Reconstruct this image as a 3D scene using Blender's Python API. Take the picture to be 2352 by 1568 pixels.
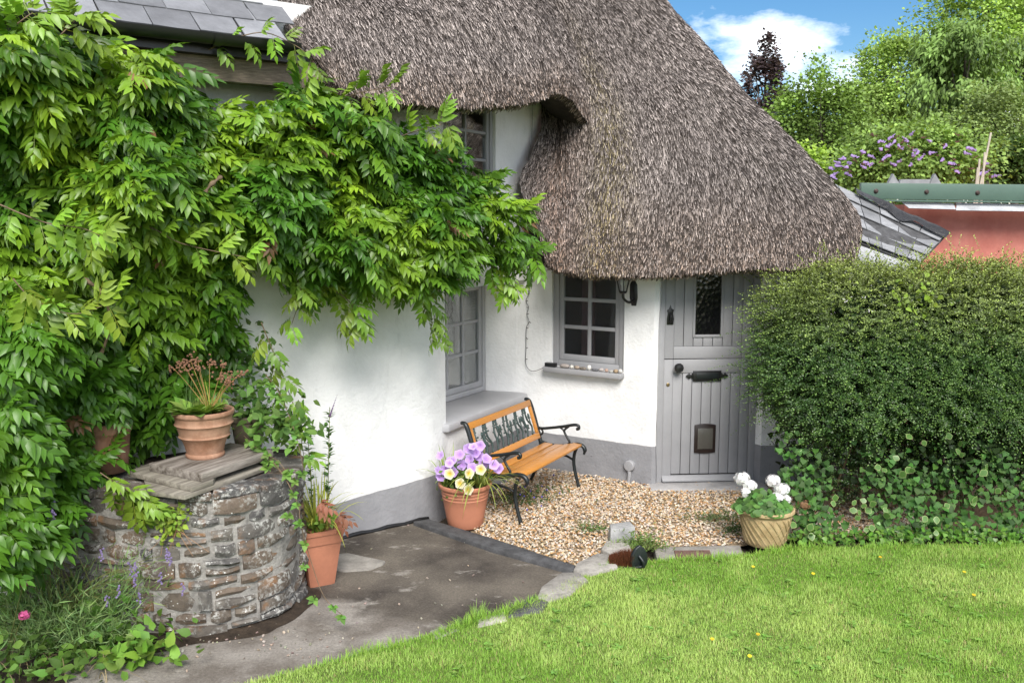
import bpy, bmesh, math, random
import numpy as np
from mathutils import Vector, Matrix
from math import radians, sin, cos, pi

for o in list(bpy.data.objects): bpy.data.objects.remove(o)
S = bpy.context.scene
COL = S.collection
random.seed(7); RNG = np.random.default_rng(11)

# ------------------------------------------------------------------ camera
FPX, CX, CY, PITCH, CAMH = 2100.0, 1176.0, 784.0, radians(8), 2.5     # photo measured on a 2352 x 1568 sheet
cam = bpy.data.cameras.new('camera'); camo = bpy.data.objects.new('camera', cam); COL.objects.link(camo)
cam.sensor_width = 36; cam.lens = 36 * FPX / 2352; cam.clip_end = 3000; cam.clip_start = .05
camo.location = (0, 0, CAMH); camo.rotation_euler = (radians(90) - PITCH, 0, 0)
S.camera = camo

# ------------------------------------------------------------------ sky, sun, exposure
SUN_EL, SUN_AZ = 43, 172           # azimuth: compass-like, 180 = behind the camera
w = bpy.data.worlds.new('World'); S.world = w; w.use_nodes = True
nt = w.node_tree; nt.nodes.clear()
def wn(t, **k):
    n = nt.nodes.new(t)
    for a, b in k.items(): setattr(n, a, b)
    return n
sky = wn('ShaderNodeTexSky', sky_type='NISHITA', sun_disc=False, sun_elevation=radians(SUN_EL), sun_rotation=radians(SUN_AZ),
         air_density=1.0, dust_density=0.3, ozone_density=3.0)
hs = wn('ShaderNodeHueSaturation'); hs.inputs['Saturation'].default_value = 1.3; hs.inputs['Value'].default_value = 1.0
nt.links.new(sky.outputs[0], hs.inputs['Color'])
tc = wn('ShaderNodeTexCoord'); mp = wn('ShaderNodeMapping'); mp.inputs['Scale'].default_value = (1.0, 1.0, 2.3)
mp.inputs['Location'].default_value = (2.28, 8.3, 2.95)
nt.links.new(tc.outputs['Generated'], mp.inputs['Vector'])
n1 = wn('ShaderNodeTexNoise'); n1.inputs['Scale'].default_value = 4.2; n1.inputs['Detail'].default_value = 9; n1.inputs['Roughness'].default_value = .58
nt.links.new(mp.outputs[0], n1.inputs['Vector'])
cr = wn('ShaderNodeValToRGB'); cr.color_ramp.elements[0].position = .445; cr.color_ramp.elements[1].position = .74
nt.links.new(n1.outputs['Fac'], cr.inputs['Fac'])
mx = wn('ShaderNodeMix', data_type='RGBA'); mx.inputs['B'].default_value = (30, 28.7, 27, 1)
nt.links.new(cr.outputs['Color'], mx.inputs['Factor']); nt.links.new(hs.outputs[0], mx.inputs['A'])
bg = wn('ShaderNodeBackground'); bg.inputs['Strength'].default_value = 0.05
nt.links.new(mx.outputs['Result'], bg.inputs['Color'])
wo = wn('ShaderNodeOutputWorld'); nt.links.new(bg.outputs[0], wo.inputs['Surface'])
sl = bpy.data.lights.new('sun', 'SUN'); sl.energy = 2.2; sl.angle = radians(30); sl.color = (1, .955, .89)
so = bpy.data.objects.new('sun', sl); COL.objects.link(so)
_e, _a = radians(SUN_EL), radians(SUN_AZ)
sdir = Vector((sin(_a) * cos(_e), cos(_a) * cos(_e), sin(_e)))      # towards the sun
so.rotation_euler = sdir.to_track_quat('Z', 'Y').to_euler(); so.location = sdir * 30
vs = S.view_settings; vs.view_transform = 'Standard'; vs.look = 'None'; vs.exposure = 1.37; vs.gamma = 1; vs.use_curve_mapping = False
S.render.film_transparent = False
S.cycles.max_bounces = 8; S.cycles.transparent_max_bounces = 12; S.cycles.diffuse_bounces = 4
S.cycles.sample_clamp_indirect = 6
S.cycles.use_denoising = True

# ------------------------------------------------------------------ measuring helpers
cP, sP = cos(PITCH), sin(PITCH)
def ray(x, y):
    a = (x - CX) / FPX; b = (CY - y) / FPX
    return Vector((a, cP + b * sP, -sP + b * cP))
def at(x, y, Y):
    d = ray(x, y); t = Y / d.y
    return Vector((d.x * t, Y, CAMH + d.z * t))
def gz(x, y, z=0.0):
    d = ray(x, y); t = (z - CAMH) / d.z
    return Vector((d.x * t, d.y * t, z))
def on(x, y, p0, n):
    d = ray(x, y); c = Vector((0, 0, CAMH)); t = (Vector(p0) - c).dot(Vector(n)) / d.dot(Vector(n))
    return c + d * t
def unit(a): return a / np.maximum(np.linalg.norm(a, axis=-1, keepdims=True), 1e-9)

def vnoise(P, seed=0):                                      # value noise on (n,3), about 0..1
    P = np.asarray(P, float); i = np.floor(P).astype(np.int64); f = P - i; f = f * f * (3 - 2 * f)
    def h(a, b, c):
        n = (a * 73856093) ^ (b * 19349663) ^ (c * 83492791) ^ (seed * 2654435761)
        n = (n ^ (n >> 13)) * 1274126177
        return ((n ^ (n >> 16)) & 0xffff) / 65535.0
    r = 0
    for dx in (0, 1):
        for dy in (0, 1):
            for dz in (0, 1):
                wt = (f[:, 0] if dx else 1 - f[:, 0]) * (f[:, 1] if dy else 1 - f[:, 1]) * (f[:, 2] if dz else 1 - f[:, 2])
                r = r + wt * h(i[:, 0] + dx, i[:, 1] + dy, i[:, 2] + dz)
    return r
def n1s(*p, seed=0): return float(vnoise(np.array([p]), seed)[0])
def inpoly(P, poly):
    P = np.asarray(P); poly = np.asarray(poly, float); c = np.zeros(len(P), bool); j = len(poly) - 1
    for i in range(len(poly)):
        xi, yi = poly[i][:2]; xj, yj = poly[j][:2]
        m = ((yi > P[:, 1]) != (yj > P[:, 1])) & (P[:, 0] < (xj - xi) * (P[:, 1] - yi) / (yj - yi + 1e-12) + xi)
        c ^= m; j = i
    return c
def sample_poly(poly, n):
    poly = np.asarray(poly, float)[:, :2]; lo, hi = poly.min(0), poly.max(0); out = []
    k = 0
    while k < n:
        q = lo + RNG.random((n * 2, 2)) * (hi - lo); q = q[inpoly(q, poly)]; out.append(q); k += len(q)
    return np.concatenate(out)[:n]
def crom(P, n):                                             # Catmull-Rom through P (m,..) -> n samples
    P = np.asarray(P, float); m = len(P); t = np.linspace(0, m - 1, n); i = np.clip(np.floor(t).astype(int), 0, m - 2); f = t - i
    g = lambda k: P[np.clip(k, 0, m - 1)]
    sh = (-1,) + (1,) * (P.ndim - 1); f = f.reshape(sh)
    p0, p1, p2, p3 = g(i - 1), g(i), g(i + 1), g(i + 2)
    return .5 * (2 * p1 + (p2 - p0) * f + (2 * p0 - 5 * p1 + 4 * p2 - p3) * f ** 2 + (3 * p1 - p0 - 3 * p2 + p3) * f ** 3)
def resample(P, n):
    P = np.asarray(P, float); d = np.r_[0, np.cumsum(np.linalg.norm(np.diff(P, axis=0), axis=1))]
    t = np.linspace(0, d[-1], n)
    return np.stack([np.interp(t, d, P[:, k]) for k in range(P.shape[1])], 1)

# ------------------------------------------------------------------ object helpers
def tag(o, label, cat, group=None, kind=None):
    if label: o['label'] = label
    if cat: o['category'] = cat
    if group: o['group'] = group
    if kind: o['kind'] = kind
    return o
def thing(name, label, cat, loc=(0, 0, 0), group=None):
    o = bpy.data.objects.new(name, None); COL.objects.link(o); o.location = loc; o.empty_display_size = .1
    return tag(o, label, cat, group)
def wloc(o):
    l = Vector(o.location)
    while o.parent: o = o.parent; l = l + o.location
    return l
def link(name, me, mat, parent=None):
    o = bpy.data.objects.new(name, me); COL.objects.link(o)
    if mat is not None and not me.materials: me.materials.append(mat)
    if parent is not None:
        o.parent = parent
        if parent.type == 'EMPTY': o.matrix_parent_inverse = Matrix.Translation(-Vector(parent.location))
    return o
def npmesh(name, V, F, mat, col=None, parent=None, smooth=False):
    V = np.ascontiguousarray(V, np.float32); F = F if isinstance(F, list) else [F]
    me = bpy.data.meshes.new(name); me.vertices.add(len(V)); me.vertices.foreach_set('co', V.ravel())
    nl = sum(f.size for f in F); npol = sum(len(f) for f in F)
    me.loops.add(nl); me.polygons.add(npol)
    me.loops.foreach_set('vertex_index', np.concatenate([f.ravel() for f in F]).astype(np.int32))
    sizes = np.concatenate([np.full(len(f), f.shape[1]) for f in F]); st = np.r_[0, np.cumsum(sizes)[:-1]]
    me.polygons.foreach_set('loop_start', st.astype(np.int32))
    me.polygons.foreach_set('use_smooth', np.full(npol, smooth))
    if col is not None:
        a = me.color_attributes.new('col', 'FLOAT_COLOR', 'POINT')
        c = np.ones((len(V), 4), np.float32); c[:, :3] = col; a.data.foreach_set('color', c.ravel())
    me.update(); me.validate()
    return link(name, me, mat, parent)
def inst(T, F, P, R, s, c=None):
    """template verts T, faces F (k,3/4), n instances: positions, frames (columns side, along, normal), scales"""
    n, m = len(P), len(T); s = np.asarray(s, float)
    if s.ndim == 1: s = s[:, None].repeat(3, 1)
    L = T[None] * s[:, None, :]
    V = np.einsum('nij,nmj->nmi', R, L) + P[:, None, :]
    FF = (F[None] + (np.arange(n) * m)[:, None, None]).reshape(-1, F.shape[1])
    C = None if c is None else np.repeat(c, m, 0)
    return V.reshape(-1, 3), FF, C
def frames(d, up):
    y = unit(d); x = unit(np.cross(y, up)); z = np.cross(x, y)
    return np.stack([x, y, z], 2)
def merge(parts):
    V, F, C, k = [], [], [], 0
    for v, f, c in parts:
        V.append(v); F.append(f + k); C.append(c); k += len(v)
    return np.concatenate(V), np.concatenate(F), np.concatenate(C)
def frame1(d, up=(0, 0, 1)):
    y = Vector(d).normalized(); x = y.cross(Vector(up)).normalized(); z = x.cross(y)
    return Matrix((x, y, z)).transposed().to_4x4()

class MB:
    def __init__(s, m=None): s.v = []; s.f = []; s.m = m
    def add(s, V, F):
        k = len(s.v)
        for p in V:
            p = Vector(p); s.v.append(s.m @ p if s.m else p)
        s.f += [tuple(i + k for i in f) for f in F]; return s
    def box(s, x0, x1, y0, y1, z0, z1):
        return s.add([(x0, y0, z0), (x1, y0, z0), (x1, y1, z0), (x0, y1, z0), (x0, y0, z1), (x1, y0, z1), (x1, y1, z1), (x0, y1, z1)],
                     [(0, 3, 2, 1), (4, 5, 6, 7), (0, 1, 5, 4), (1, 2, 6, 5), (2, 3, 7, 6), (3, 0, 4, 7)])
    def prism(s, pts, dz):                       # pts: 3D polygon, extruded by vector dz
        n = len(pts); dz = Vector(dz); P = [Vector(p) for p in pts]
        return s.add(P + [p + dz for p in P], [tuple(range(n - 1, -1, -1)), tuple(range(n, 2 * n))] + [(i, (i + 1) % n, n + (i + 1) % n, n + i) for i in range(n)])
    def tube(s, path, r, n=8, r2=None, flat=1.0, cap=True):
        P = [Vector(p) for p in path]; m = len(P); rr = r if isinstance(r, (list, tuple)) else [r + ((r2 if r2 is not None else r) - r) * i / (m - 1) for i in range(m)]
        V = []; up = None
        for i in range(m):
            t = (P[min(i + 1, m - 1)] - P[max(i - 1, 0)]).normalized()
            if up is None:
                up = Vector((0, 0, 1)) if abs(t.z) < .9 else Vector((1, 0, 0))
            x = t.cross(up).normalized(); u = x.cross(t).normalized(); up = u
            for j in range(n):
                a = 2 * pi * j / n; V.append(P[i] + x * cos(a) * rr[i] * flat + u * sin(a) * rr[i])
        F = [(i * n + j, i * n + (j + 1) % n, (i + 1) * n + (j + 1) % n, (i + 1) * n + j) for i in range(m - 1) for j in range(n)]
        if cap: F += [tuple(range(n - 1, -1, -1)), tuple(range((m - 1) * n, m * n))]
        return s.add(V, F)
    def lathe(s, prof, c, n=40, sq=None):
        c = Vector(c); V = []; m = len(prof)
        for r, z in prof:
            for j in range(n):
                a = 2 * pi * j / n; k = 1.0
                if sq: k = (abs(cos(a)) ** sq + abs(sin(a)) ** sq) ** (-1 / sq)
                V.append(c + Vector((cos(a) * r * k, sin(a) * r * k, z)))
        F = [(i * n + j, i * n + (j + 1) % n, (i + 1) * n + (j + 1) % n, (i + 1) * n + j) for i in range(m - 1) for j in range(n)]
        return s.add(V, F)
    def ball(s, c, r, n=8, sz=(1, 1, 1)):
        c = Vector(c); V = [c + Vector((0, 0, -r * sz[2]))]; k = max(3, n // 2)
        for i in range(1, k):
            a = -pi / 2 + pi * i / k
            for j in range(n):
                b = 2 * pi * j / n; V.append(c + Vector((cos(a) * cos(b) * r * sz[0], cos(a) * sin(b) * r * sz[1], sin(a) * r * sz[2])))
        V.append(c + Vector((0, 0, r * sz[2]))); F = []
        for j in range(n): F.append((0, 1 + (j + 1) % n, 1 + j))
        for i in range(k - 2):
            for j in range(n): F.append((1 + i * n + j, 1 + i * n + (j + 1) % n, 1 + (i + 1) * n + (j + 1) % n, 1 + (i + 1) * n + j))
        b = 1 + (k - 2) * n
        for j in range(n): F.append((b + j, b + (j + 1) % n, len(V) - 1))
        return s.add(V, F)
    def build(s, name, mat, parent=None, smooth=False, bevel=0, seg=2):
        me = bpy.data.meshes.new(name); me.from_pydata([tuple(p) for p in s.v], [], s.f)
        bm = bmesh.new(); bm.from_mesh(me); bmesh.ops.recalc_face_normals(bm, faces=bm.faces)
        if bevel: bmesh.ops.bevel(bm, geom=list(bm.edges), offset=bevel, segments=seg, affect='EDGES', profile=.5, clamp_overlap=True)
        bm.to_mesh(me); bm.free()
        if smooth:
            me.polygons.foreach_set('use_smooth', [True] * len(me.polygons))
            if smooth == 'auto': me.set_sharp_from_angle(angle=radians(38))
        me.update()
        return link(name, me, mat, parent)

# ------------------------------------------------------------------ materials
def newmat(name):
    m = bpy.data.materials.new(name); m.use_nodes = True; nt = m.node_tree; nt.nodes.clear()
    out = nt.nodes.new('ShaderNodeOutputMaterial'); return m, nt, out
class NT:
    def __init__(s, nt): s.t = nt; s.co = None
    def n(s, ty, **k):
        n = s.t.nodes.new(ty)
        for a, b in k.items():
            if a == 'i':
                for q, v in b.items():
                    if hasattr(v, 'is_linked') or isinstance(v, bpy.types.NodeSocket): s.t.links.new(v, n.inputs[q])
                    else: n.inputs[q].default_value = v
            else: setattr(n, a, b)
        return n
    def coord(s, scale=None):
        if s.co is None: s.co = s.n('ShaderNodeTexCoord').outputs['Object']
        if scale is None: return s.co
        return s.n('ShaderNodeMapping', i={'Vector': s.co, 'Scale': scale}).outputs[0]
    def noise(s, scale, detail=4, rough=.55, vec=None):
        return s.n('ShaderNodeTexNoise', i={'Vector': vec or s.coord(), 'Scale': scale, 'Detail': detail, 'Roughness': rough}).outputs['Fac']
    def ramp(s, fac, *stops):
        r = s.n('ShaderNodeValToRGB', i={'Fac': fac}); e = r.color_ramp.elements
        while len(e) > len(stops): e.remove(e[-1])
        while len(e) < len(stops): e.new(1)
        for k, (p, c) in zip(e, stops):
            k.position = p; k.color = (c, c, c, 1) if isinstance(c, (int, float)) else (*c, 1)
        return r.outputs[0]
    def mix(s, f, a, b, mode='MIX'):
        n = s.n('ShaderNodeMix', data_type='RGBA', blend_type=mode)
        for k, v in (('Factor', f), ('A', a), ('B', b)):
            if isinstance(v, bpy.types.NodeSocket): s.t.links.new(v, n.inputs[k] if k == 'Factor' else n.inputs[6 if k == 'A' else 7])
            elif k == 'Factor': n.inputs[0].default_value = v
            else: n.inputs[6 if k == 'A' else 7].default_value = (*v, 1) if len(v) == 3 else v
        return n.outputs[2]
    def bump(s, h, strength=.5, dist=.01):
        return s.n('ShaderNodeBump', i={'Height': h, 'Strength': strength, 'Distance': dist}).outputs[0]
    def bsdf(s, out, col, rough=.8, spec=.3, metal=0, normal=None):
        d = {'Base Color': col if isinstance(col, bpy.types.NodeSocket) else (*col, 1), 'Roughness': rough, 'Specular IOR Level': spec, 'Metallic': metal}
        if normal is not None: d['Normal'] = normal
        b = s.n('ShaderNodeBsdfPrincipled', i=d)
        if out: s.t.links.new(b.outputs[0], out.inputs[0])
        return b
def sc(c, k): return tuple(min(1, x * k) for x in c)
def mat(name, col, rough=.75, var=.2, scale=6, bump=.3, bscale=60, dist=.004, spec=.3, metal=0, col2=None, rnd=0.0, grain=None, rotz=None):
    m, t, out = newmat(name); N = NT(t)
    vec = N.coord(grain) if grain else None
    if rotz is not None: vec = N.n('ShaderNodeMapping', i={'Vector': N.n('ShaderNodeMapping', i={'Vector': N.coord(), 'Rotation': (0, 0, rotz)}).outputs[0], 'Scale': grain}).outputs[0]
    f = N.noise(scale, 5, .6, vec)
    c = N.mix(N.ramp(f, (.3, 0.0), (.7, 1.0)), sc(col, 1 - var), col2 or sc(col, 1 + var))
    f2 = N.noise(scale * 7, 4, .6, vec)
    c = N.mix(N.ramp(f2, (.25, 0.0), (.75, 1.0)), c, N.mix(1.0, c, (1 - var * .8,) * 3, 'MULTIPLY'))
    if rnd:
        oi = N.n('ShaderNodeObjectInfo'); r = N.ramp(oi.outputs['Random'], (0, 1 - rnd), (1, 1 + rnd)); c = N.mix(1.0, c, r, 'MULTIPLY')
    nb = N.bump(N.noise(bscale, 5, .6, vec), bump, dist) if bump else None
    N.bsdf(out, c, rough, spec, metal, nb); return m
def leafmat(name, rough=.42, spec=.4, trans=.32, tcol=(1.25, 1.25, .55), hue=0):
    m, t, out = newmat(name); N = NT(t)
    a = N.n('ShaderNodeVertexColor', layer_name='col').outputs[0]
    b = N.bsdf(None, a, rough, spec)
    tr = N.n('ShaderNodeBsdfTranslucent', i={'Color': N.mix(1.0, a, tcol, 'MULTIPLY')})
    ms = N.n('ShaderNodeMixShader', i={0: trans, 1: b.outputs[0], 2: tr.outputs[0]})
    t.links.new(ms.outputs[0], out.inputs[0]); return m
def attrmat(name, rough=.8, spec=.25, bump=0, bscale=80):
    m, t, out = newmat(name); N = NT(t)
    a = N.n('ShaderNodeVertexColor', layer_name='col').outputs[0]
    nb = N.bump(N.noise(bscale, 4, .6), bump, .003) if bump else None
    N.bsdf(out, a, rough, spec, 0, nb); return m

LEAF = leafmat('leaf', .38, .42, .25); LEAFS = leafmat('leaf_soft', .55, .3, .3); PETAL = leafmat('petal', .6, .2, .35, (1, 1, 1))
GRASS = leafmat('grass', .5, .25, .35, (1.2, 1.2, .5)); STRAW = attrmat('straw', .7, .28); PEB = attrmat('pebbles', .55, .35)
STEM = mat('stem', (.17, .12, .075), var=.35, scale=20)
GSTEM = mat('green_stem', (.15, .17, .05), var=.25, scale=20)
IRON = mat('cast_iron', (.012, .016, .017), rough=.38, var=.3, bump=.25, bscale=90, dist=.002, spec=.5)
IRONG = mat('verdigris_iron', (.035, .06, .055), rough=.5, var=.5, scale=25, bump=.3, spec=.45)
BLACKP = mat('black_plastic', (.012, .012, .013), rough=.35, var=.1, bump=0, spec=.5)
GREYP = mat('grey_paint', (.29, .29, .302), rough=.5, var=.05, scale=5, bump=.15, bscale=40, dist=.003)
GREYW = mat('pale_grey_paint', (.40, .40, .415), rough=.5, var=.05, scale=5, bump=.15, bscale=40, dist=.003)
SLATE = mat('slate', (.19, .195, .21), rough=.5, var=.22, scale=5, bump=.35, bscale=30, dist=.004, spec=.4, rnd=.3)
SLATE2 = mat('weathered_slate', (.24, .245, .255), rough=.6, var=.28, scale=3, bump=.5, bscale=18, dist=.006, rnd=.25, grain=(1, 4, 1))
TERRA = mat('terracotta_plastic', (.46, .19, .115), rough=.55, var=.07, scale=5, bump=.12, bscale=60)
TERRA2 = mat('weathered_terracotta', (.34, .155, .085), rough=.8, var=.28, scale=7, bump=.35, bscale=60, col2=(.46, .28, .19))
TERRA3 = mat('terracotta_square', (.40, .165, .10), rough=.65, var=.12, scale=6, bump=.2, bscale=60)
SAND = mat('sandstone_pot', (.44, .31, .15), rough=.75, var=.25, scale=12, bump=.4, bscale=50, col2=(.50, .38, .21))
WOODB = mat('varnished_wood', (.50, .215, .045), rough=.32, var=.2, scale=6, bump=.15, bscale=20, dist=.002, spec=.5, grain=(3, 26, 26), rnd=.12)
WOODG = mat('weathered_wood', (.21, .165, .125), rough=.85, var=.6, scale=3, bump=.8, bscale=9, dist=.006, grain=(2.2, 10, 12), rnd=.3, col2=(.36, .32, .28))
TIMBER = mat('timber', (.24, .19, .15), rough=.85, var=.4, scale=5, bump=.6, bscale=14, grain=(3, 3, 24))
SOIL = mat('soil', (.045, .032, .022), rough=.95, var=.5, scale=14, bump=1, bscale=50, dist=.01)
LEAD = mat('lead', (.42, .43, .45), rough=.5, var=.25, scale=6, bump=.4, bscale=14, dist=.01)
GREENM = mat('green_metal', (.085, .14, .112), rough=.45, var=.06, scale=4, bump=.05)
MEMB = mat('black_membrane', (.02, .02, .022), rough=.4, var=.4, scale=14, bump=1, bscale=9, dist=.03, spec=.5)
DARKIN = mat('dark_interior', (.05, .04, .035), rough=.9, var=.3, bump=0)
WHITEW = mat('white_trim', (.72, .72, .72), rough=.5, var=.04, bump=.1)
CURT = mat('curtain', (.10, .045, .05), rough=.9, var=.3, scale=10, bump=0, grain=(20, 20, 1))
def wallmat(name, h0, slope, white=(.775, .775, .775)):
    m, t, out = newmat(name); N = NT(t)
    g = N.n('ShaderNodeNewGeometry').outputs['Position']; xyz = N.n('ShaderNodeSeparateXYZ', i={0: g})
    edge = N.n('ShaderNodeMath', operation='MULTIPLY_ADD', i={0: xyz.outputs['X'], 1: slope, 2: h0}).outputs[0]
    wob = N.n('ShaderNodeMath', operation='MULTIPLY_ADD', i={0: N.noise(5, 3), 1: .03, 2: -.015}).outputs[0]
    e2 = N.n('ShaderNodeMath', operation='ADD', i={0: edge, 1: wob}).outputs[0]
    df = N.n('ShaderNodeMath', operation='SUBTRACT', i={0: xyz.outputs['Z'], 1: e2}).outputs[0]
    fac = N.n('ShaderNodeMapRange', i={0: df, 1: -.003, 2: .003}).outputs[0]
    dirt = N.ramp(N.noise(2.2, 6, .62), (.36, 1.0), (.72, .82))
    w = N.mix(1.0, white, dirt, 'MULTIPLY')
    st = N.ramp(N.noise(9, 6, .7, N.coord((1, 1, .35))), (.58, 1.0), (.78, .72))
    w = N.mix(.6, w, N.mix(1.0, w, st, 'MULTIPLY'))
    p = N.mix(N.ramp(N.noise(5, 6), (.3, 0.0), (.7, 1.0)), (.205, .205, .217), (.265, .265, .277))
    chips = N.ramp(N.noise(28, 4, .7), (.69, 0.0), (.705, 1.0)); p = N.mix(chips, p, (.035, .032, .03))
    c = N.mix(fac, p, w)
    h = N.mix(.35, N.noise(6, 4), N.noise(38, 5))
    N.bsdf(out, c, .85, .2, 0, N.bump(h, .65, .02)); return m
WALLM = wallmat('whitewashed_cob', .42, .10); WALLR = wallmat('whitewashed_cob_entrance', .37, 0.0)
def stonemat():
    m, t, out = newmat('pier_stone'); N = NT(t)
    oi = N.n('ShaderNodeObjectInfo').outputs['Random']
    base = N.ramp(oi, (0, (.105, .085, .07)), (.25, (.165, .135, .105)), (.45, (.12, .115, .11)), (.65, (.18, .135, .10)), (.85, (.10, .097, .095)), (1, (.20, .18, .155)))
    base = N.mix(N.ramp(N.noise(11, 6, .65), (.35, 0.0), (.7, 1.0)), base, N.mix(1.0, base, (.5, .5, .52), 'MULTIPLY'))
    rust = N.ramp(N.noise(7, 4), (.55, 0.0), (.68, .6)); base = N.mix(rust, base, (.26, .13, .055))
    wv = N.n('ShaderNodeTexVoronoi', i={'Vector': N.coord(), 'Scale': 38}).outputs['Distance']
    lf = N.noise(5, 5, .6); a = N.ramp(lf, (.45, 0.0), (.6, 1.0)); b = N.ramp(N.noise(34, 4, .7), (.48, 0.0), (.6, 1.0))
    l1 = N.mix(1.0, a, b, 'MULTIPLY'); base = N.mix(l1, base, (.43, .425, .40))
    sp = N.ramp(wv, (.13, 1.0), (.2, 0.0)); msk = N.ramp(N.noise(9, 3), (.5, 0.0), (.55, 1.0)); base = N.mix(N.mix(1.0, sp, msk, 'MULTIPLY'), base, (.56, .55, .52))
    N.bsdf(out, base, .9, .2, 0, N.bump(N.noise(35, 6, .7), .8, .012)); return m
STONE = stonemat()
MORTAR = mat('mortar', (.30, .285, .265), rough=.95, var=.4, scale=9, bump=.9, bscale=45, dist=.012)
KERB = mat('kerb_stone', (.33, .31, .28), rough=.9, var=.35, scale=8, bump=.8, bscale=30, dist=.012, rnd=.22)
EDGE = mat('grey_edging', (.085, .085, .088), rough=.9, var=.4, scale=12, bump=.8, bscale=60, dist=.006)
CONC = mat('pale_concrete', (.30, .28, .25), rough=.95, var=.3, scale=9, bump=.8, bscale=90, dist=.005)
def pathmat():
    m, t, out = newmat('old_path'); N = NT(t)
    big = N.noise(1.6, 5, .6); c = N.mix(N.ramp(big, (.38, 0.0), (.62, 1.0)), (.075, .064, .055), (.19, .165, .135))
    xyz = N.n('ShaderNodeSeparateXYZ', i={0: N.coord()})
    near = N.n('ShaderNodeMath', operation='ADD', i={0: N.n('ShaderNodeMath', operation='MULTIPLY_ADD', i={0: xyz.outputs['X'], 1: -.55, 2: 5.02}).outputs[0],
        1: N.n('ShaderNodeMath', operation='MULTIPLY_ADD', i={0: N.noise(4, 5), 1: .5, 2: -.25}).outputs[0]}).outputs[0]
    fn = N.n('ShaderNodeMapRange', i={0: N.n('ShaderNodeMath', operation='SUBTRACT', i={0: near, 1: xyz.outputs['Y']}).outputs[0], 1: -.04, 2: .10}).outputs[0]
    c = N.mix(fn, c, N.mix(N.ramp(N.noise(3.5, 6), (.38, 0.0), (.62, 1.0)), (.20, .175, .15), (.36, .33, .295)))
    pat = N.ramp(N.noise(3.6, 6, .62, N.coord((1.0, 1.7, 1))), (.585, 0.0), (.68, .9)); c = N.mix(pat, c, (.40, .37, .33))
    spk = N.ramp(N.n('ShaderNodeTexVoronoi', i={'Vector': N.coord(), 'Scale': 110}).outputs['Distance'], (.1, 1.0), (.22, 0.0))
    c = N.mix(N.mix(1.0, spk, N.ramp(N.noise(30, 2), (.5, 0.0), (.6, .7)), 'MULTIPLY'), c, (.38, .34, .29))
    c = N.mix(N.ramp(N.noise(60, 5, .7), (.3, 0.0), (.7, 1.0)), N.mix(1.0, c, (.55, .55, .55), 'MULTIPLY'), c)
    N.bsdf(out, c, .92, .2, 0, N.bump(N.noise(70, 6, .75), .9, .008)); return m
PATH = pathmat()
GROUND = mat('earth', (.075, .058, .042), rough=.95, var=.4, scale=5, bump=1, bscale=30, dist=.02)
TURF = mat('turf', (.13, .19, .04), rough=.95, var=.35, scale=5, bump=1, bscale=60, dist=.01)
GBASE = mat('gravel_bed', (.36, .27, .17), rough=.9, var=.5, scale=50, bump=1, bscale=60, dist=.01)
PINK = mat('pink_render', (.50, .155, .12), rough=.85, var=.16, scale=3, bump=.3, bscale=20, col2=(.56, .22, .175))
RUSTC = mat('rusty_cover', (.17, .10, .08), rough=.8, var=.3, scale=20, bump=.3)
BRIST = mat('brown_bristle', (.085, .028, .012), rough=.8, var=.4, scale=30, bump=0)
def glassmat():
    m, t, out = newmat('window_glass'); N = NT(t)
    fr = N.n('ShaderNodeFresnel', i={'IOR': 1.55}).outputs[0]
    nb = N.bump(N.noise(2.2, 2), .12, .02)
    g = N.n('ShaderNodeBsdfGlossy', i={'Roughness': .015, 'Color': (1, 1, 1, 1), 'Normal': nb}); tr = N.n('ShaderNodeBsdfTransparent', i={'Color': (.9, .92, .92, 1)})
    f2 = N.n('ShaderNodeMath', operation='MULTIPLY_ADD', i={0: fr, 1: .55, 2: .0}).outputs[0]
    ms = N.n('ShaderNodeMixShader', i={0: f2, 1: tr.outputs[0], 2: g.outputs[0]}); t.links.new(ms.outputs[0], out.inputs[0]); return m
GLASS = glassmat()

# ================================================================== SETTING
def sheet(name, pts, z, m, kind='structure'):
    mb = MB(); mb.add([(p[0], p[1], z) for p in pts], [tuple(range(len(pts)))]); o = mb.build(name, m); o['kind'] = kind; return o
sheet('ground', [(-250, -60), (250, -60), (250, 400), (-250, 400)], -.06, GROUND)
PATHP = [gz(*p) for p in [(955, 1190), (1330, 1300), (1250, 1385), (1000, 1470), (560, 1620), (150, 1640), (150, 1440), (300, 1380), (700, 1300), (770, 1222)]]
sheet('path', PATHP, 0.0, PATH)
LAWNP = [gz(*p, .03) for p in [(620, 1556), (760, 1522), (900, 1488), (1000, 1455), (1090, 1427), (1165, 1408), (1240, 1378), (1320, 1330), (1395, 1303), (1480, 1292), (1545, 1287), (1640, 1285), (1700, 1279), (1800, 1266), (2000, 1258), (2352, 1252)]]
LAWNP += [Vector((9, 6.75, .03)), Vector((9, -8, .03)), Vector((-6, -8, .03)), Vector((-1.9, 4.25, .03))]
sheet('lawn', LAWNP, .03, TURF)
GRAVP = [gz(*p) for p in [(1105, 1232), (1060, 1200), (1150, 1110), (1215, 1075)]] + [Vector((.3, 8.8, 0)), Vector((1.3, 8.24, 0)), Vector((2.3, 8.25, 0)), Vector((5.2, 8.3, 0)), Vector((5.2, 6.95, 0))] + [gz(*p) for p in [(1800, 1235), (1690, 1250), (1510, 1252), (1460, 1256), (1330, 1300)]]
gv = sheet('gravel_bed', GRAVP, -.018, GBASE)
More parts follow.
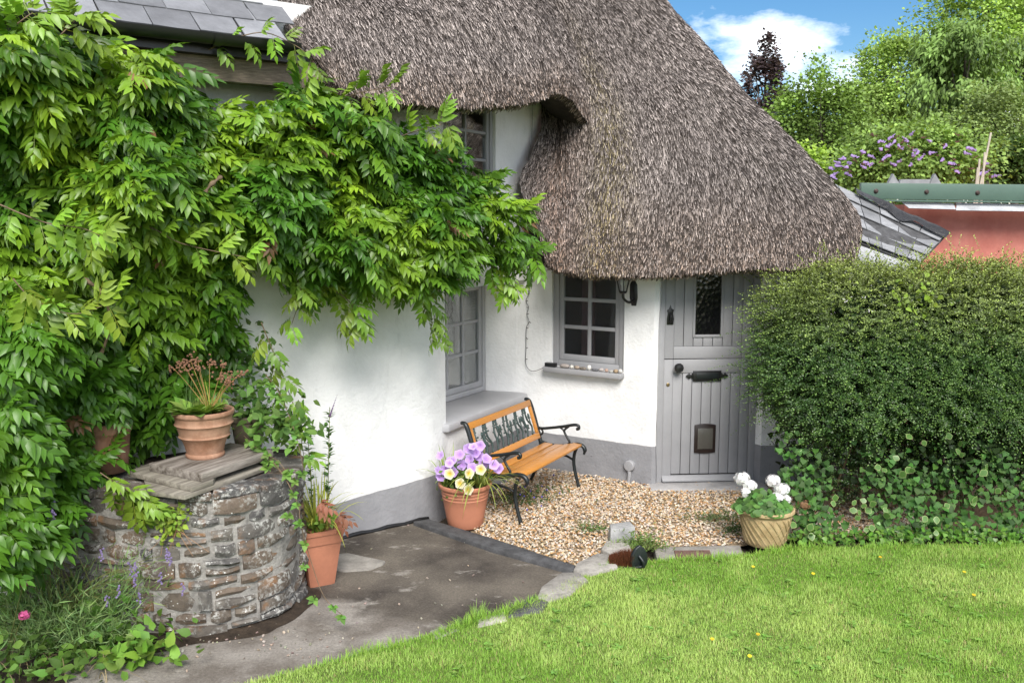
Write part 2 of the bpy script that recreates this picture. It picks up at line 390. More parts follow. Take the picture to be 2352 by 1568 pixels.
# edging bar between path and gravel, and kerb stones along the lawn
def slab(name, pts, top, th, m, parent=None, bevel=.012):
    mb = MB(); P = [gz(x, y, top) for x, y in pts]; mb.prism(P, (0, 0, -th)); return mb.build(name, m, parent, 'auto', bevel)
edging = slab('path_edging', [(948, 1196), (985, 1190), (1150, 1240), (1322, 1297), (1318, 1310), (1130, 1258)], .035, .15, EDGE)
edging['kind'] = 'structure'
kerb = bpy.data.objects.new('kerb', None); COL.objects.link(kerb); kerb['kind'] = 'structure'
for k, pts in enumerate([[(1392, 1240), (1440, 1237), (1452, 1262), (1400, 1270), (1380, 1258)],
            [(1325, 1290), (1372, 1268), (1410, 1272), (1420, 1300), (1352, 1316), (1316, 1308)],
            [(1243, 1345), (1290, 1312), (1330, 1312), (1352, 1330), (1310, 1362), (1262, 1378), (1232, 1372)],
            [(1170, 1398), (1228, 1362), (1262, 1380), (1246, 1402), (1165, 1416)],
            [(1098, 1418), (1160, 1400), (1166, 1424), (1095, 1440)],
            [(985, 1446), (1040, 1428), (1060, 1446), (1000, 1470)],
            [(905, 1470), (965, 1454), (975, 1474), (905, 1496)],
            [(780, 1506), (860, 1486), (870, 1506), (790, 1530)]]):
    top = .062 - .006 * k
    slab('kerb_stone', pts, top, .12, KERB if k != 3 else EDGE, kerb, .014)
slab('drain_surround', [(1502, 1255), (1700, 1250), (1712, 1283), (1600, 1296), (1510, 1290)], .024, .1, CONC)['kind'] = 'structure'
patch = slab('concrete_patch', [(752, 1272), (800, 1268), (886, 1286), (880, 1294), (850, 1306), (790, 1310), (745, 1300)], .012, .05, CONC); patch['kind'] = 'structure'
step = MB(); step.box(1.26, 2.34, 8.02, 8.4, -.08, .022); step.build('door_step', mat('step_stone', (.36, .35, .35), var=.2, bump=.6, bscale=30), None, 'auto', .012)['kind'] = 'structure'

# ================================================================== COTTAGE
cot = thing('thatched_cottage', 'whitewashed thatched cottage with grey stable door and slate-roofed wing on its left', 'cottage', (0, 8.0, 0))
LW = [(-4.9, 4.20), (-1.323, 6.824), (-.80, 7.205), (-.70, 7.275), (-.63, 7.35), (-.585, 7.43), (-.555, 7.51)]
CEd = Vector((.68, 1.30)).normalized()          # direction of the corner wall
Ept = (.14, 8.85)
def arclen(P): return np.r_[0, np.cumsum(np.hypot(*np.diff(np.array(P), axis=0).T))]
def s_of(P, x, y):
    d = arclen(P); best = (9e9, 0)
    for i in range(len(P) - 1):
        a = Vector(P[i]); b = Vector(P[i + 1]); t = max(0, min(1, (Vector((x, y)) - a).dot(b - a) / (b - a).length_squared)); q = a + (b - a) * t
        e = (Vector((x, y)) - q).length
        if e < best[0]: best = (e, d[i] + t * (b - a).length)
    return best[1]
def wall_mesh(mb, P, z0, z1, holes=(), amp=.016, step=.09, cap=0):
    d = arclen(P); L = d[-1]; A = np.array(P, float)
    ss = set(np.linspace(0, L, max(2, int(L / step)))) | set(d); zz = set(np.linspace(z0, z1, max(2, int((z1 - z0) / step))))
    for h in holes: ss |= {h[0], h[1]}; zz |= {h[2], h[3]}
    def clean(a, keep):
        a = sorted(a); out = [a[0]]
        for q in a[1:]:
            if q - out[-1] > .012: out.append(q)
            elif q in keep: out[-1] = q
        return out
    ss = clean(ss, {q for h in holes for q in h[:2]} | {0, L}); zz = clean(zz, {q for h in holes for q in h[2:4]} | {z0, z1})
    def pt(s): return Vector((np.interp(s, d, A[:, 0]), np.interp(s, d, A[:, 1])))
    def nrm(s):
        t = (pt(min(L, s + .05)) - pt(max(0, s - .05))).normalized(); return Vector((t.y, -t.x))
    V = []; nz = len(zz)
    for s in ss:
        p, n = pt(s), nrm(s)
        for z in zz:
            hedge = any(h[0] - .02 < s < h[1] + .02 and h[2] - .02 < z < h[3] + .02 for h in holes)
            k = 0 if hedge or s == 0 or s == L else amp * (n1s(p.x * 2.2, p.y * 2.2, z * 2.2) - .5) * 2 + amp * .4 * (n1s(p.x * 7, p.y * 7, z * 7, seed=3) - .5) * 2
            V.append((p.x + n.x * k, p.y + n.y * k, z))
    F = []
    for i in range(len(ss) - 1):
        for j in range(nz - 1):
            cs, cz = (ss[i] + ss[i + 1]) / 2, (zz[j] + zz[j + 1]) / 2
            if any(h[0] < cs < h[1] and h[2] < cz < h[3] for h in holes): continue
            F.append((i * nz + j, (i + 1) * nz + j, (i + 1) * nz + j + 1, i * nz + j + 1))
    mb.add(V, F)
    for h in holes:                                    # reveals
        p0, p1 = pt(h[0]), pt(h[1]); n = nrm((h[0] + h[1]) / 2) * -h[4]
        a, b, c, e = [(p0.x, p0.y), (p1.x, p1.y), (p1.x + n.x, p1.y + n.y), (p0.x + n.x, p0.y + n.y)]
        for z in (h[2], h[3]): mb.add([(*a, z), (*b, z), (*c, z), (*e, z)], [(0, 1, 2, 3)])
        for u, v in ((a, e), (b, c)): mb.add([(*u, h[2]), (*v, h[2]), (*v, h[3]), (*u, h[3])], [(0, 1, 2, 3)])
def smooth_path(P, n): return [tuple(q) for q in resample(crom(P, 120), n)]
# --- wing and corner wall (three bands so that the deep window recess sits in the middle one)
mb = MB()
Pfull = LW + [Ept]
wall_mesh(mb, Pfull, -.1, .70)
wall_mesh(mb, LW, .70, 1.86)
REC = [(-.555, 7.51), (-.62, 7.60), (-.80, 8.10)]
wall_mesh(mb, REC, .70, 1.86, amp=.004)
wall_mesh(mb, [(-.285, 8.945), (-.10, 8.90), (.05, 8.86), Ept], .70, 1.86, amp=.004)
top = LW + [Ept, (Ept[0] + CEd.x * 1.1, Ept[1] + CEd.y * 1.1)]
nCE = Vector((-CEd.y, CEd.x, 0)) * -1           # outward
pCE = Vector((-.555, 7.51, 0))
uw = [on(x, 330, pCE, nCE) for x in (1018, 1139)]
UW0, UW1 = s_of(top, uw[0].x, uw[0].y), s_of(top, uw[1].x, uw[1].y)
wall_mesh(mb, top, 1.86, 3.95, [(UW0, UW1, 2.62, 3.52, .10)])
mb.add([(-.555, 7.51, 1.86), (.14, 8.85, 1.86), (-.285, 8.945, 1.86), (-.80, 8.10, 1.86)], [(0, 1, 2, 3)])
mb.add([(-.555, 7.51, .70), (.14, 8.85, .70), (-.285, 8.945, .70), (-.80, 8.10, .70)], [(0, 1, 2, 3)])
wl = mb.build('wall', WALLM, cot, 'auto')
b = MB(); b.tube([(x_ + .012, y_ - .016, .012 + .006 * sin(i * 1.7)) for i, (x_, y_) in enumerate(smooth_path([(-1.5, 6.69), (-1.323, 6.822), (-.80, 7.203), (-.70, 7.27)], 14))], .016, 6); b.build('bitumen_seal', BLACKP, cot, True)
# --- entrance wall
EF = [(.04, 8.86), (.14, 8.855), (.26, 8.80), (.485, 8.672), (1.22, 8.222), (1.285, 8.19), (1.325, 8.20), (1.345, 8.25), (1.348, 8.40)]
dEF = Vector((.845, -.517, 0)).normalized(); nEF = Vector((-.522, -.853, 0)).normalized(); pEF = Vector((.485, 8.672, 0))
wA, wB = on(1267, 838, pEF, nEF), on(1432, 850, pEF, nEF)
WZ0 = wA.z - .005; WZ1 = 2.06
mb = MB(); wall_mesh(mb, EF, -.1, 2.55, [(s_of(EF, wA.x, wA.y), s_of(EF, wB.x, wB.y), WZ0, WZ1, .06)], amp=.013)
mb.build('wall', WALLR, cot, 'auto')
mb = MB(); wall_mesh(mb, [(2.255, 8.50), (2.258, 8.30), (2.30, 8.235), (2.6, 8.24), (2.9, 8.26), (2.95, 8.3), (2.97, 9.6)], -.1, 2.12, amp=.008); mb.build('wall', WALLR, cot, 'auto')
# unseen back shell, added to stop light leaking in under the thatch
mb = MB(); mb.add([(-5, 4.6, 0), (-5, 9, 0), (-.3, 11.2, 0), (1.8, 10.0, 0), (-5, 4.6, 3.2), (-5, 9, 3.2), (-.3, 11.2, 2.8), (1.8, 10.0, 2.3)], [(0, 1, 5, 4), (1, 2, 6, 5), (2, 3, 7, 6)])
mb.build('back_light_block', DARKIN, cot)

# ------------------------------------------------------------------ windows
def window(p, d, wid, hgt, cols, rows, fr=.045, cas=.05, bar=.022, mfr=GREYP, depth=.07, back=.02, pname='window', label=None, fx=0):
    d = Vector((d[0], d[1], 0)).normalized(); n = Vector((-d.y, d.x, 0))       # n: into the wall
    M = Matrix(((d.x, n.x, 0, p[0]), (d.y, n.y, 0, p[1]), (0, 0, 1, p[2]), (0, 0, 0, 1)))
    b = MB(M)
    for x0, x1, z0, z1 in ((0, fr, 0, hgt), (wid - fr, wid, 0, hgt), (fr, wid - fr, 0, fr), (fr, wid - fr, hgt - fr, hgt)): b.box(x0, x1, back, back + depth, z0, z1)
    win = b.build(pname, mfr, cot, 'auto', .004)
    if label: win['label'] = label
    x0, x1, z0, z1 = fr + .003, wid - fr - .003, fr + .003, hgt - fr - .003; y0 = back + .012
    b = MB(M)
    for q in ((x0, x0 + cas, z0, z1), (x1 - cas, x1, z0, z1), (x0 + cas, x1 - cas, z0, z0 + cas * 1.25), (x0 + cas, x1 - cas, z1 - cas, z1)): b.box(q[0], q[1], y0, y0 + .04, q[2], q[3])
    b.build('casement', mfr, win, 'auto', .004)
    ix0, ix1, iz0, iz1 = x0 + cas, x1 - cas, z0 + cas * 1.25, z1 - cas
    pw, ph = (ix1 - ix0) / cols, (iz1 - iz0) / rows
    for i in range(1, cols):
        b = MB(M); b.box(ix0 + pw * i - bar / 2, ix0 + pw * i + bar / 2, y0 + .006, y0 + .034, iz0, iz1); b.build('glazing_bar', mfr, win, 'auto', .004)
    for j in range(1, rows):
        b = MB(M); b.box(ix0, ix1, y0 + .008, y0 + .031, iz0 + ph * j - bar / 2, iz0 + ph * j + bar / 2); b.build('glazing_bar', mfr, win, 'auto', .004)
    for i in range(cols):
        for j in range(rows):
            b = MB(M); t = random.uniform(-.004, .004)
            b.box(ix0 + pw * i - .003, ix0 + pw * (i + 1) + .003, y0 + .018, y0 + .022, iz0 + ph * j - .003, iz0 + ph * (j + 1) + .003)
            for v in b.v[-8:]: v += Vector((n.x, n.y, 0)) * t * random.random()
            b.build('pane', GLASS, win)
    b = MB(M); x0, x1, z0, z1, y0, y1 = -.3, wid + .3, -.35, hgt + .25, back + depth + .004, 1.3
    V = [(fr, y0, fr), (wid - fr, y0, fr), (wid - fr, y0, hgt - fr), (fr, y0, hgt - fr), (x0, y1, z0), (x1, y1, z0), (x1, y1, z1), (x0, y1, z1)]
    b.add(V, [(4, 5, 6, 7), (0, 1, 5, 4), (1, 2, 6, 5), (2, 3, 7, 6), (3, 0, 4, 7)]); b.build('interior', DARKIN, win)
    return win, M
ww = (Vector((wB.x, wB.y)) - Vector((wA.x, wA.y))).length
win1, M1 = window((wA.x, wA.y, WZ0), (dEF.x, dEF.y), ww, WZ1 - WZ0, 2, 3, fr=.06, cas=.045, bar=.035, back=.025, label='grey casement window of six panes beside the front door')
b = MB(M1); b.box(-.055, ww + .01, -.085, .06, -.055, -.004); b.build('sill', GREYP, win1, 'auto', .01)
b = MB(M1); b.box(ww * .22, ww * .40, .3, .33, .05, WZ1 - WZ0); b.build('curtain', CURT, win1)
# window in the deep recess of the corner wall
rw0, rw1 = Vector((-.80, 8.10)), Vector((-.285, 8.945))
win2, M2 = window((rw0.x, rw0.y, .755), rw1 - rw0, (rw1 - rw0).length, 1.86 - .755, 3, 3, fr=.05, cas=.045, bar=.03, mfr=GREYW, back=-.03, label='pale grey casement window set deep in the corner behind the bench')
b = MB(); b.prism([(-.615, 7.44, .685), (-.525, 7.455, .685), (.155, 8.775, .685), (.06, 8.89, .685), (-.31, 8.975, .685), (-.84, 8.14, .685), (-.66, 7.62, .685)], (0, 0, .068)); b.build('sill', GREYW, win2, 'auto', .012)
b = MB(M2)
b.box(.15, .5, .25, .27, .1, 1.0); b.build('curtain', mat('net_curtain', (.35, .35, .36), var=.2, bump=0), win2)
# upper window under the eaves
uwid = (Vector((uw[1].x, uw[1].y)) - Vector((uw[0].x, uw[0].y))).length
win3, M3 = window((uw[0].x, uw[0].y, 2.62), CEd, uwid, .90, 2, 3, fr=.05, cas=.04, bar=.025, mfr=GREYP, back=.03, label='upper window under the thatched eaves half hidden by wisteria')

# ------------------------------------------------------------------ stable door
dl, dr = Vector((1.362, 8.235)), Vector((2.228, 8.297)); DD = (dr - dl).normalized(); DN = Vector((-DD.y, DD.x))
MD = Matrix(((DD.x, DN.x, 0, dl.x), (DD.y, DN.y, 0, dl.y), (0, 0, 1, .02), (0, 0, 0, 1)))
W = (dr - dl).length
b = MB(MD); b.box(-.03, .028, .0, .09, 0, 2.12); b.box(W - .028, W + .04, .0, .09, 0, 2.12); b.box(.028, W - .028, .0, .09, 2.06, 2.12)
door = b.build('door', GREYP, cot, 'auto', .005); door['label'] = 'grey plank stable door split across the middle'
x0, x1 = .031, W - .031; ZS = 1.155
stw = .085; nb = 7; bw = (x1 - x0 - 2 * stw) / nb
def dbox(name, q, y0, y1, m=GREYP, bev=.004, par=None):
    b = MB(MD); b.box(q[0], q[1], y0, y1, q[2], q[3]); return b.build(name, m, par or door, 'auto', bev)
for z0, z1, rails in ((.055, ZS - .004, ((ZS - .13, ZS - .004),)), (ZS + .004, 2.056, ((ZS + .004, ZS + .115),))):
    dbox('stile', (x0, x0 + stw, z0, z1), .018, .058); dbox('stile', (x1 - stw, x1, z0, z1), .018, .058)
    for r in rails: dbox('rail', (x0 + stw + .001, x1 - stw - .001, r[0], r[1]), .019, .057)
for i in range(nb):
    a, c = x0 + stw + bw * i + .0022, x0 + stw + bw * (i + 1) - .0022; j = random.uniform(0, .003)
    dbox('plank', (a, c, .07, ZS - .132), .026 + j, .05)
    if 2 <= i <= 4 and False: continue
    zz = ((ZS + .117, 2.054),) if i not in (2, 3, 4) else ((ZS + .117, 1.375), (1.99, 2.054))
    for z0, z1 in zz: dbox('plank', (a, c, z0, z1), .026 + j, .05)
dbox('door_backing', (x0 + .01, x1 - .01, .06, ZS - .01), .053, .06, mat('shadow_gap', (.03, .03, .03), bump=0))
for q in ((x0 + .01, x0 + stw + bw * 2, ZS + .01, 2.05), (x0 + stw + bw * 5, x1 - .01, ZS + .01, 2.05), (x0 + stw + bw * 2, x0 + stw + bw * 5, ZS + .01, 1.37)): dbox('door_backing', q, .053, .06, bpy.data.materials['shadow_gap'])
gx0, gx1 = x0 + stw + bw * 2.15, x0 + stw + bw * 4.75
for q in ((gx0 - .022, gx0, 1.355, 2.0), (gx1, gx1 + .022, 1.355, 2.0), (gx0, gx1, 1.355, 1.378), (gx0, gx1, 1.978, 2.0)): dbox('glass_bead', q, .014, .05, GREYP, .004)
mo, t_, o_ = newmat('obscure_glass'); N_ = NT(t_)
N_.bsdf(o_, (.006, .006, .007), .12, .6, 0, N_.bump(N_.n('ShaderNodeTexVoronoi', i={'Vector': N_.coord(), 'Scale': 26}).outputs['Distance'], .35, .01))
dbox('pane', (gx0, gx1, 1.378, 1.978), .034, .04, mo, 0)
b = MB(MD); b.prism([(.0, .018, .012), (.0, -.035, .012), (.0, -.035, .03), (.0, .0, .062), (.0, .018, .066)], (W - .055, 0, 0)); 
for v in b.v: pass
wb = b.build('weather_bar', GREYP, door, 'auto', .004)
wb.location = (DD.x * .028, DD.y * .028, 0)
# furniture
b = MB(MD); zk = ZS - .072; xk = x0 + .125
b.lathe([(0, 0)], (0, 0, 0)); b.v.clear(); b.f.clear()
MK = MD @ Matrix.Translation((xk, .016, zk)) @ Matrix.Rotation(radians(90), 4, 'X')
b = MB(MK); b.lathe([(.03, 0), (.03, .006), (.014, .01), (.014, .03), (.03, .036), (.044, .052), (.044, .062), (.03, .078), (.001, .082)], (0, 0, 0), 10); b.build('door_knob', BLACKP, door)
zl = ZS - .158; xl0, xl1 = x0 + stw + bw * 2.05, x0 + stw + bw * 4.95
b = MB(MD); b.box(xl0, xl1, .008, .026, zl - .048, zl + .048)
for e, sgn in ((xl0, -1), (xl1, 1)):
    b.prism([(e, .01, zl + .03), (e + sgn * .02, .01, zl + .012), (e + sgn * .035, .01, zl + .028), (e + sgn * .068, .01, zl), (e + sgn * .035, .01, zl - .028), (e + sgn * .02, .01, zl - .012), (e, .01, zl - .03)], (0, .012, 0))
b.build('letter_plate', BLACKP, door, 'auto', .003)
dbox('letter_flap', (xl0 + .028, xl1 - .028, zl - .028, zl + .028), .003, .012, IRON, .003)
b = MB(MD); q = x0 + .045; zt = 1.55
b.prism([(q - .03, .008, zt - .075), (q + .03, .008, zt - .075), (q + .034, .008, zt - .02), (q + .026, .008, zt + .03), (q + .034, .008, zt + .06), (q + .012, .008, zt + .07), (q, .008, zt + .105), (q - .012, .008, zt + .07), (q - .03, .008, zt + .055), (q - .022, .008, zt + .03), (q - .03, .008, zt - .02)], (0, .014, 0))
b.tube([(q, .008, zt - .05), (q, -.02, zt - .04), (q, -.024, zt), (q, -.002, zt + .03)], .012, 8); b.build('door_latch', BLACKP, door, 'auto', .002)
MK = MD @ Matrix.Translation((x0 + .04, .016, ZS - .235)) @ Matrix.Rotation(radians(90), 4, 'X')
b = MB(MK); b.lathe([(.017, 0), (.017, .004), (.012, .007), (.001, .007)], (0, 0, 0), 14); b.build('keyhole', mat('brass', (.25, .19, .10), metal=.8, rough=.4, bump=0), door)
# cat flap
cx_, cz_ = x0 + stw + bw * 3.47, .405
b = MB(MD); pts = []
for i in range(5): pts.append((cx_ - .10 + .05 * i, .01, cz_ + .13 + .012 * (1 - (i / 2 - 1) ** 2)))
for i in range(5): pts.append((cx_ + .10 - .05 * i, .01, cz_ - .13 - .01 * (1 - (i / 2 - 1) ** 2)))
b.prism(pts, (0, .02, 0)); b.build('cat_flap_frame', mat('brown_plastic', (.022, .014, .013), rough=.35, var=.1, bump=0, spec=.5), door, 'auto', .004)
dbox('cat_flap', (cx_ - .072, cx_ + .072, cz_ - .095, cz_ + .102), .003, .012, mat('smoked_plastic', (.09, .085, .075), rough=.25, var=.1, bump=0, spec=.5), .003)

# ------------------------------------------------------------------ thatch
def fiber(pts, Ye, s=1.5, Ys=None, bulge=.05, K=44):
    ez = at(*pts[-1], Ye).z; out = []
    for i, (x, y) in enumerate(pts):
        d = ray(x, y); ta = d.z / d.y
        Y = Ys[i] if Ys else (CAMH - ez + s * Ye) / (s - ta)
        t = i / (len(pts) - 1); Y -= 0 if Ys else bulge * sin(pi * t) * 1.0
        out.append(tuple(at(x, y, Y)))
    return resample(crom(out, 160), K)
def loft(fibs, nu, inward, lips):
    G = np.array(fibs); G = crom(G, nu); e = G[:, -1]; inw = np.array(inward)
    add = [e + inw * a + np.array([0, 0, c]) for a, c in lips]
    return np.concatenate([G] + [q[:, None] for q in add], 1)
UF = [fiber([(470, -260), (556, -110), (600, -30), (628, 18), (652, 58), (690, 100), (722, 128)], 6.48, 1.3),
      fiber([(530, -260), (640, -110), (690, -20), (720, 50), (742, 100), (760, 150), (778, 188)], 6.38),
      fiber([(640, -260), (745, -110), (795, -10), (825, 70), (845, 130), (858, 180), (868, 217)], 6.42),
      fiber([(760, -260), (875, -110), (925, -10), (960, 70), (985, 140), (1000, 195), (1008, 237)], 6.78),
      fiber([(880, -260), (1000, -110), (1055, -10), (1092, 70), (1118, 145), (1132, 200), (1138, 242)], 7.2),
      fiber([(970, -260), (1095, -110), (1150, -10), (1185, 70), (1208, 140), (1220, 190), (1226, 227)], 7.62),
      fiber([(1030, -260), (1160, -110), (1215, -10), (1252, 70), (1274, 130), (1286, 175), (1290, 214)], 8.2),
      fiber([(1080, -260), (1215, -110), (1275, 0), (1312, 90), (1336, 160), (1350, 222), (1354, 280)], 8.84),
      fiber([(1130, -260), (1275, -100), (1340, 20), (1378, 110), (1398, 180), (1408, 240), (1410, 300)], 9.25)]
LF = [fiber([(1225, 130), (1240, 210), (1243, 290), (1218, 360), (1194, 430), (1230, 510), (1252, 604)], 8.1, Ys=[9.4, 9.2, 8.95, 8.68, 8.50, 8.36, 8.12]),
      fiber([(1290, 140), (1305, 220), (1298, 300), (1280, 370), (1268, 440), (1272, 520), (1284, 622)], 8.0, Ys=[9.5, 9.32, 9.08, 8.82, 8.56, 8.27, 8.02]),
      fiber([(1050, -260), (1185, -110), (1270, 20), (1330, 150), (1362, 260), (1368, 360), (1356, 450), (1346, 545), (1340, 633)], 7.93),
      fiber([(1085, -260), (1230, -110), (1320, 20), (1385, 150), (1428, 260), (1448, 360), (1448, 450), (1440, 545), (1430, 634)], 7.84),
      fiber([(1140, -260), (1290, -110), (1390, 20), (1470, 150), (1525, 260), (1552, 360), (1562, 450), (1560, 545), (1552, 627)], 7.76),
      fiber([(1210, -260), (1360, -110), (1460, 20), (1550, 150), (1620, 260), (1668, 360), (1694, 450), (1703, 540), (1702, 613)], 7.74),
      fiber([(1270, -260), (1410, -110), (1515, 20), (1610, 150), (1700, 265), (1775, 365), (1825, 455), (1850, 540), (1853, 609)], 7.78),
      fiber([(1300, -260), (1440, -110), (1545, 20), (1655, 155), (1760, 275), (1850, 375), (1912, 455), (1940, 535), (1938, 602)], 7.92),
      fiber([(1320, -260), (1450, -100), (1548, 38), (1668, 172), (1788, 290), (1890, 393), (1952, 465), (1976, 530), (1966, 592)], 8.25),
      fiber([(1310, -260), (1430, -100), (1530, 45), (1645, 185), (1760, 305), (1865, 410), (1932, 480), (1960, 545), (1955, 585)], 8.9, 1.5),
      fiber([(1240, -260), (1380, -100), (1470, 60), (1580, 200), (1690, 330), (1790, 440), (1860, 510), (1900, 560), (1900, 580)], 10.0, 1.3)]
UG = loft(UF, 120, (-.75, .66, 0), [(.05, -.03), (.16, -.025), (.40, .05), (.75, .35)])
LG = loft(LF, 170, (-.25, .97, 0), [(.05, -.035), (.16, -.03), (.40, .05), (.8, .4)])
for G, sd in ((UG, 1), (LG, 2)):                       # gentle hand-dressed unevenness
    sh = G.shape; q = G.reshape(-1, 3)
    k = (vnoise(q * 2.1, sd) - .5) * .09 + (vnoise(q * 6, sd) - .5) * .035
    q[:, 1] -= k * .6; q[:, 2] += k * .8
    G[:] = q.reshape(sh)
def gridmesh(Gs):
    V, F, k = [], [], 0
    for G in Gs:
        nu, nv = G.shape[:2]; V.append(G.reshape(-1, 3)); I = np.arange(nu * nv).reshape(nu, nv) + k
        F.append(np.stack([I[:-1, :-1], I[1:, :-1], I[1:, 1:], I[:-1, 1:]], -1).reshape(-1, 4)); k += nu * nv
    return np.concatenate(V), np.concatenate(F)
V, F = gridmesh([UG, LG])
thatch = npmesh('thatched_roof', V, F, mat('thatch_core', (.05, .04, .032), rough=.95, var=.4, scale=9, bump=1, bscale=60, dist=.02), None, cot, True)
def straws(G, n, sd):
    nu, nv = G.shape[:2]; nvs = nv - 3
    A, B, C = G[:-1, :nvs - 1], G[1:, :nvs - 1], G[:-1, 1:nvs]
    D = G[1:, 1:nvs]
    area = np.linalg.norm(np.cross(B - A, C - A), axis=2); p = (area / area.sum()).ravel()
    cells = RNG.choice(len(p), n, p=p); i, j = cells // (nvs - 1), cells % (nvs - 1)
    a, b = RNG.random((n, 1)), RNG.random((n, 1))
    P = (A[i, j] * (1 - a) + B[i, j] * a) * (1 - b) + (C[i, j] * (1 - a) + D[i, j] * a) * b
    t = unit((C - A)[i, j] * (1 - a) + (D - B)[i, j] * a); u = unit((B - A)[i, j])
    nrm = unit(np.cross(u, t)); toc = np.array([0, 0, CAMH]) - P
    flip = np.sign((nrm * toc).sum(1)); ok = j < nvs - 3
    nrm *= np.where(flip == 0, 1, flip)[:, None]
    u = np.cross(t, nrm)
    al = np.abs(RNG.normal(.11, .06, (n, 1))); lat = RNG.normal(0, .125, (n, 1))
    d = unit(t * np.cos(al) + nrm * np.sin(al) + u * lat)
    edge = (j >= nvs - 6); L = RNG.uniform(.034, .078, n) * np.where(edge, .6, 1); Wd = RNG.uniform(.0030, .0056, n)
    P = P - nrm * .004 + nrm * RNG.random((n, 1)) * .012
    Tm = np.array([[-.5, 0, 0], [.5, 0, 0], [.5, 1, 0], [-.5, 1, 0]], float); Ff = np.array([[0, 1, 2, 3]])
    rot = RNG.uniform(-.9, .9, (n, 1)); up = unit(nrm * np.cos(rot) + u * np.sin(rot))
    R = frames(d, up)
    r = RNG.random(n) ** 2.2
    dark, light = np.array([.035, .027, .023]), np.array([.47, .41, .38])
    c = dark + (light - dark) * r[:, None]
    warm = vnoise(P * 3.0, 5 + sd); c *= np.where(warm > .5, 1 + (warm - .5) * .25, 1)[:, None]
    c *= (1 + (vnoise(P * np.array([1.1, 1.1, 1.1]), 9) - .5) * .35)[:, None]
    br = np.clip((j - (nvs - 10)) / 8., 0, 1)[:, None] * RNG.random((n, 1)); c = c * (1 - br) + c * np.array([1.0, .82, .66]) * br
    if sd == 2:
        fu = (i / nu)[:, None]; vg = np.clip(1 - np.abs(fu - .10) / .10, 0, 1) * RNG.random((n, 1)); c = c * (1 - vg) + c * np.array([1.05, .82, .68]) * vg
        mo = np.clip(1 - np.abs(fu - .24) / .09, 0, 1) * np.clip((j[:, None] / nvs - .35) * 3, 0, 1) * (RNG.random((n, 1)) < .5); c = c * (1 - mo) + c * np.array([.85, .82, .48]) * mo
    Tn = np.tile(np.array([.75, .75, 1.2, 1.2]), n)[:, None]
    V, F, C = inst(Tm, Ff, P, R, np.stack([Wd, L, L], 1), c)
    return V, F, C * Tn
V, F, C = merge([straws(UG, 135000, 1), straws(LG, 225000, 2)])
st = npmesh('straw', V, F, STRAW, C, thatch); st['kind'] = 'stuff'

# ------------------------------------------------------------------ slate roof of the left wing
gA, gB = Vector((-2.814, 5.23, 3.60)), Vector((-1.528, 6.2, 3.60)); ga = (gB - gA).normalized(); gin = Vector((-ga.y, ga.x, 0)); up40 = (gin * cos(radians(38)) + Vector((0, 0, 1)) * sin(radians(38))); gn = ga.cross(up40)
def slate_at(o, a, u, n, ca, cu, wd, ln, th=.008, lift=.012):
    M = Matrix(((a.x, u.x, n.x, o.x), (a.y, u.y, n.y, o.y), (a.z, u.z, n.z, o.z), (0, 0, 0, 1)))
    b = MB(M); j = lambda k: random.uniform(-k, k)
    x0, x1 = ca - wd / 2 + .002, ca + wd / 2 - .002
    y0, y1 = cu + j(.006), cu + ln; c = random.uniform(0, .02)
    V = [(x0 + c * random.random(), y0 + j(.004), lift + j(.002)), ((x0 + x1) / 2, y0 + j(.005), lift), (x1 - c * random.random(), y0 + j(.004), lift + j(.002)), (x1, y1, 0), (x0, y1, 0)]
    b.prism(V, (0, 0, -th)); return b
mb = MB(); o0 = gA + gin * .02 + Vector((0, 0, .03))
mb.add([o0 - ga * 3, o0 + ga * 1.66, o0 + ga * 1.66 + up40 * 2.6, o0 - ga * 3 + up40 * 2.6], [(0, 1, 2, 3)])
for v in mb.v: v -= gn * .016
sr = mb.build('slate_roof', EDGE, cot)
for r in range(6):
    for k in range(-8, 6):
        slate_at(o0, ga, up40, gn, (k + .5 * (r % 2)) * .285 + .1, r * .24 - .03, .285, .40).build('slate', SLATE, sr)
b = MB(); gc = gA - gin * .055 + Vector((0, 0, -.005))
prof = [(cos(t) * .062, sin(t) * .062) for t in np.linspace(pi, 2 * pi, 9)] + [(cos(t) * .055, sin(t) * .055) for t in np.linspace(2 * pi, pi, 9)]
pts = [gin * p + Vector((0, 0, q)) for p, q in prof]; n = len(pts)
b.add([gc - ga * 3 + p for p in pts] + [gc + ga * 1.72 + p for p in pts], [(i, (i + 1) % n, n + (i + 1) % n, n + i) for i in range(n)])
for k in (-1.4, .25, 1.15):
    b.add([gc + ga * k + p * 1.13 for p in pts[:9]] + [gc + ga * (k + .05) + p * 1.13 for p in pts[:9]], [(i, i + 1, 10 + i, 9 + i) for i in range(8)])
b.build('gutter', BLACKP, cot, 'auto')
b = MB(); q = gA + gin * .10 + Vector((0, 0, -.26)); b.prism([q - ga * 3, q + ga * 2.1, q + ga * 2.1 + gin * .12, q - ga * 3 + gin * .12], (0, 0, .15)); b.build('wall_plate', TIMBER, cot, 'auto', .006)
b = MB(); q = gA + gin * .03 + Vector((0, 0, -.11)); b.prism([q - ga * 3, q + ga * 1.8, q + ga * 1.8 + gin * .3, q - ga * 3 + gin * .3], (0, 0, .10)); b.build('fascia', BLACKP, cot)

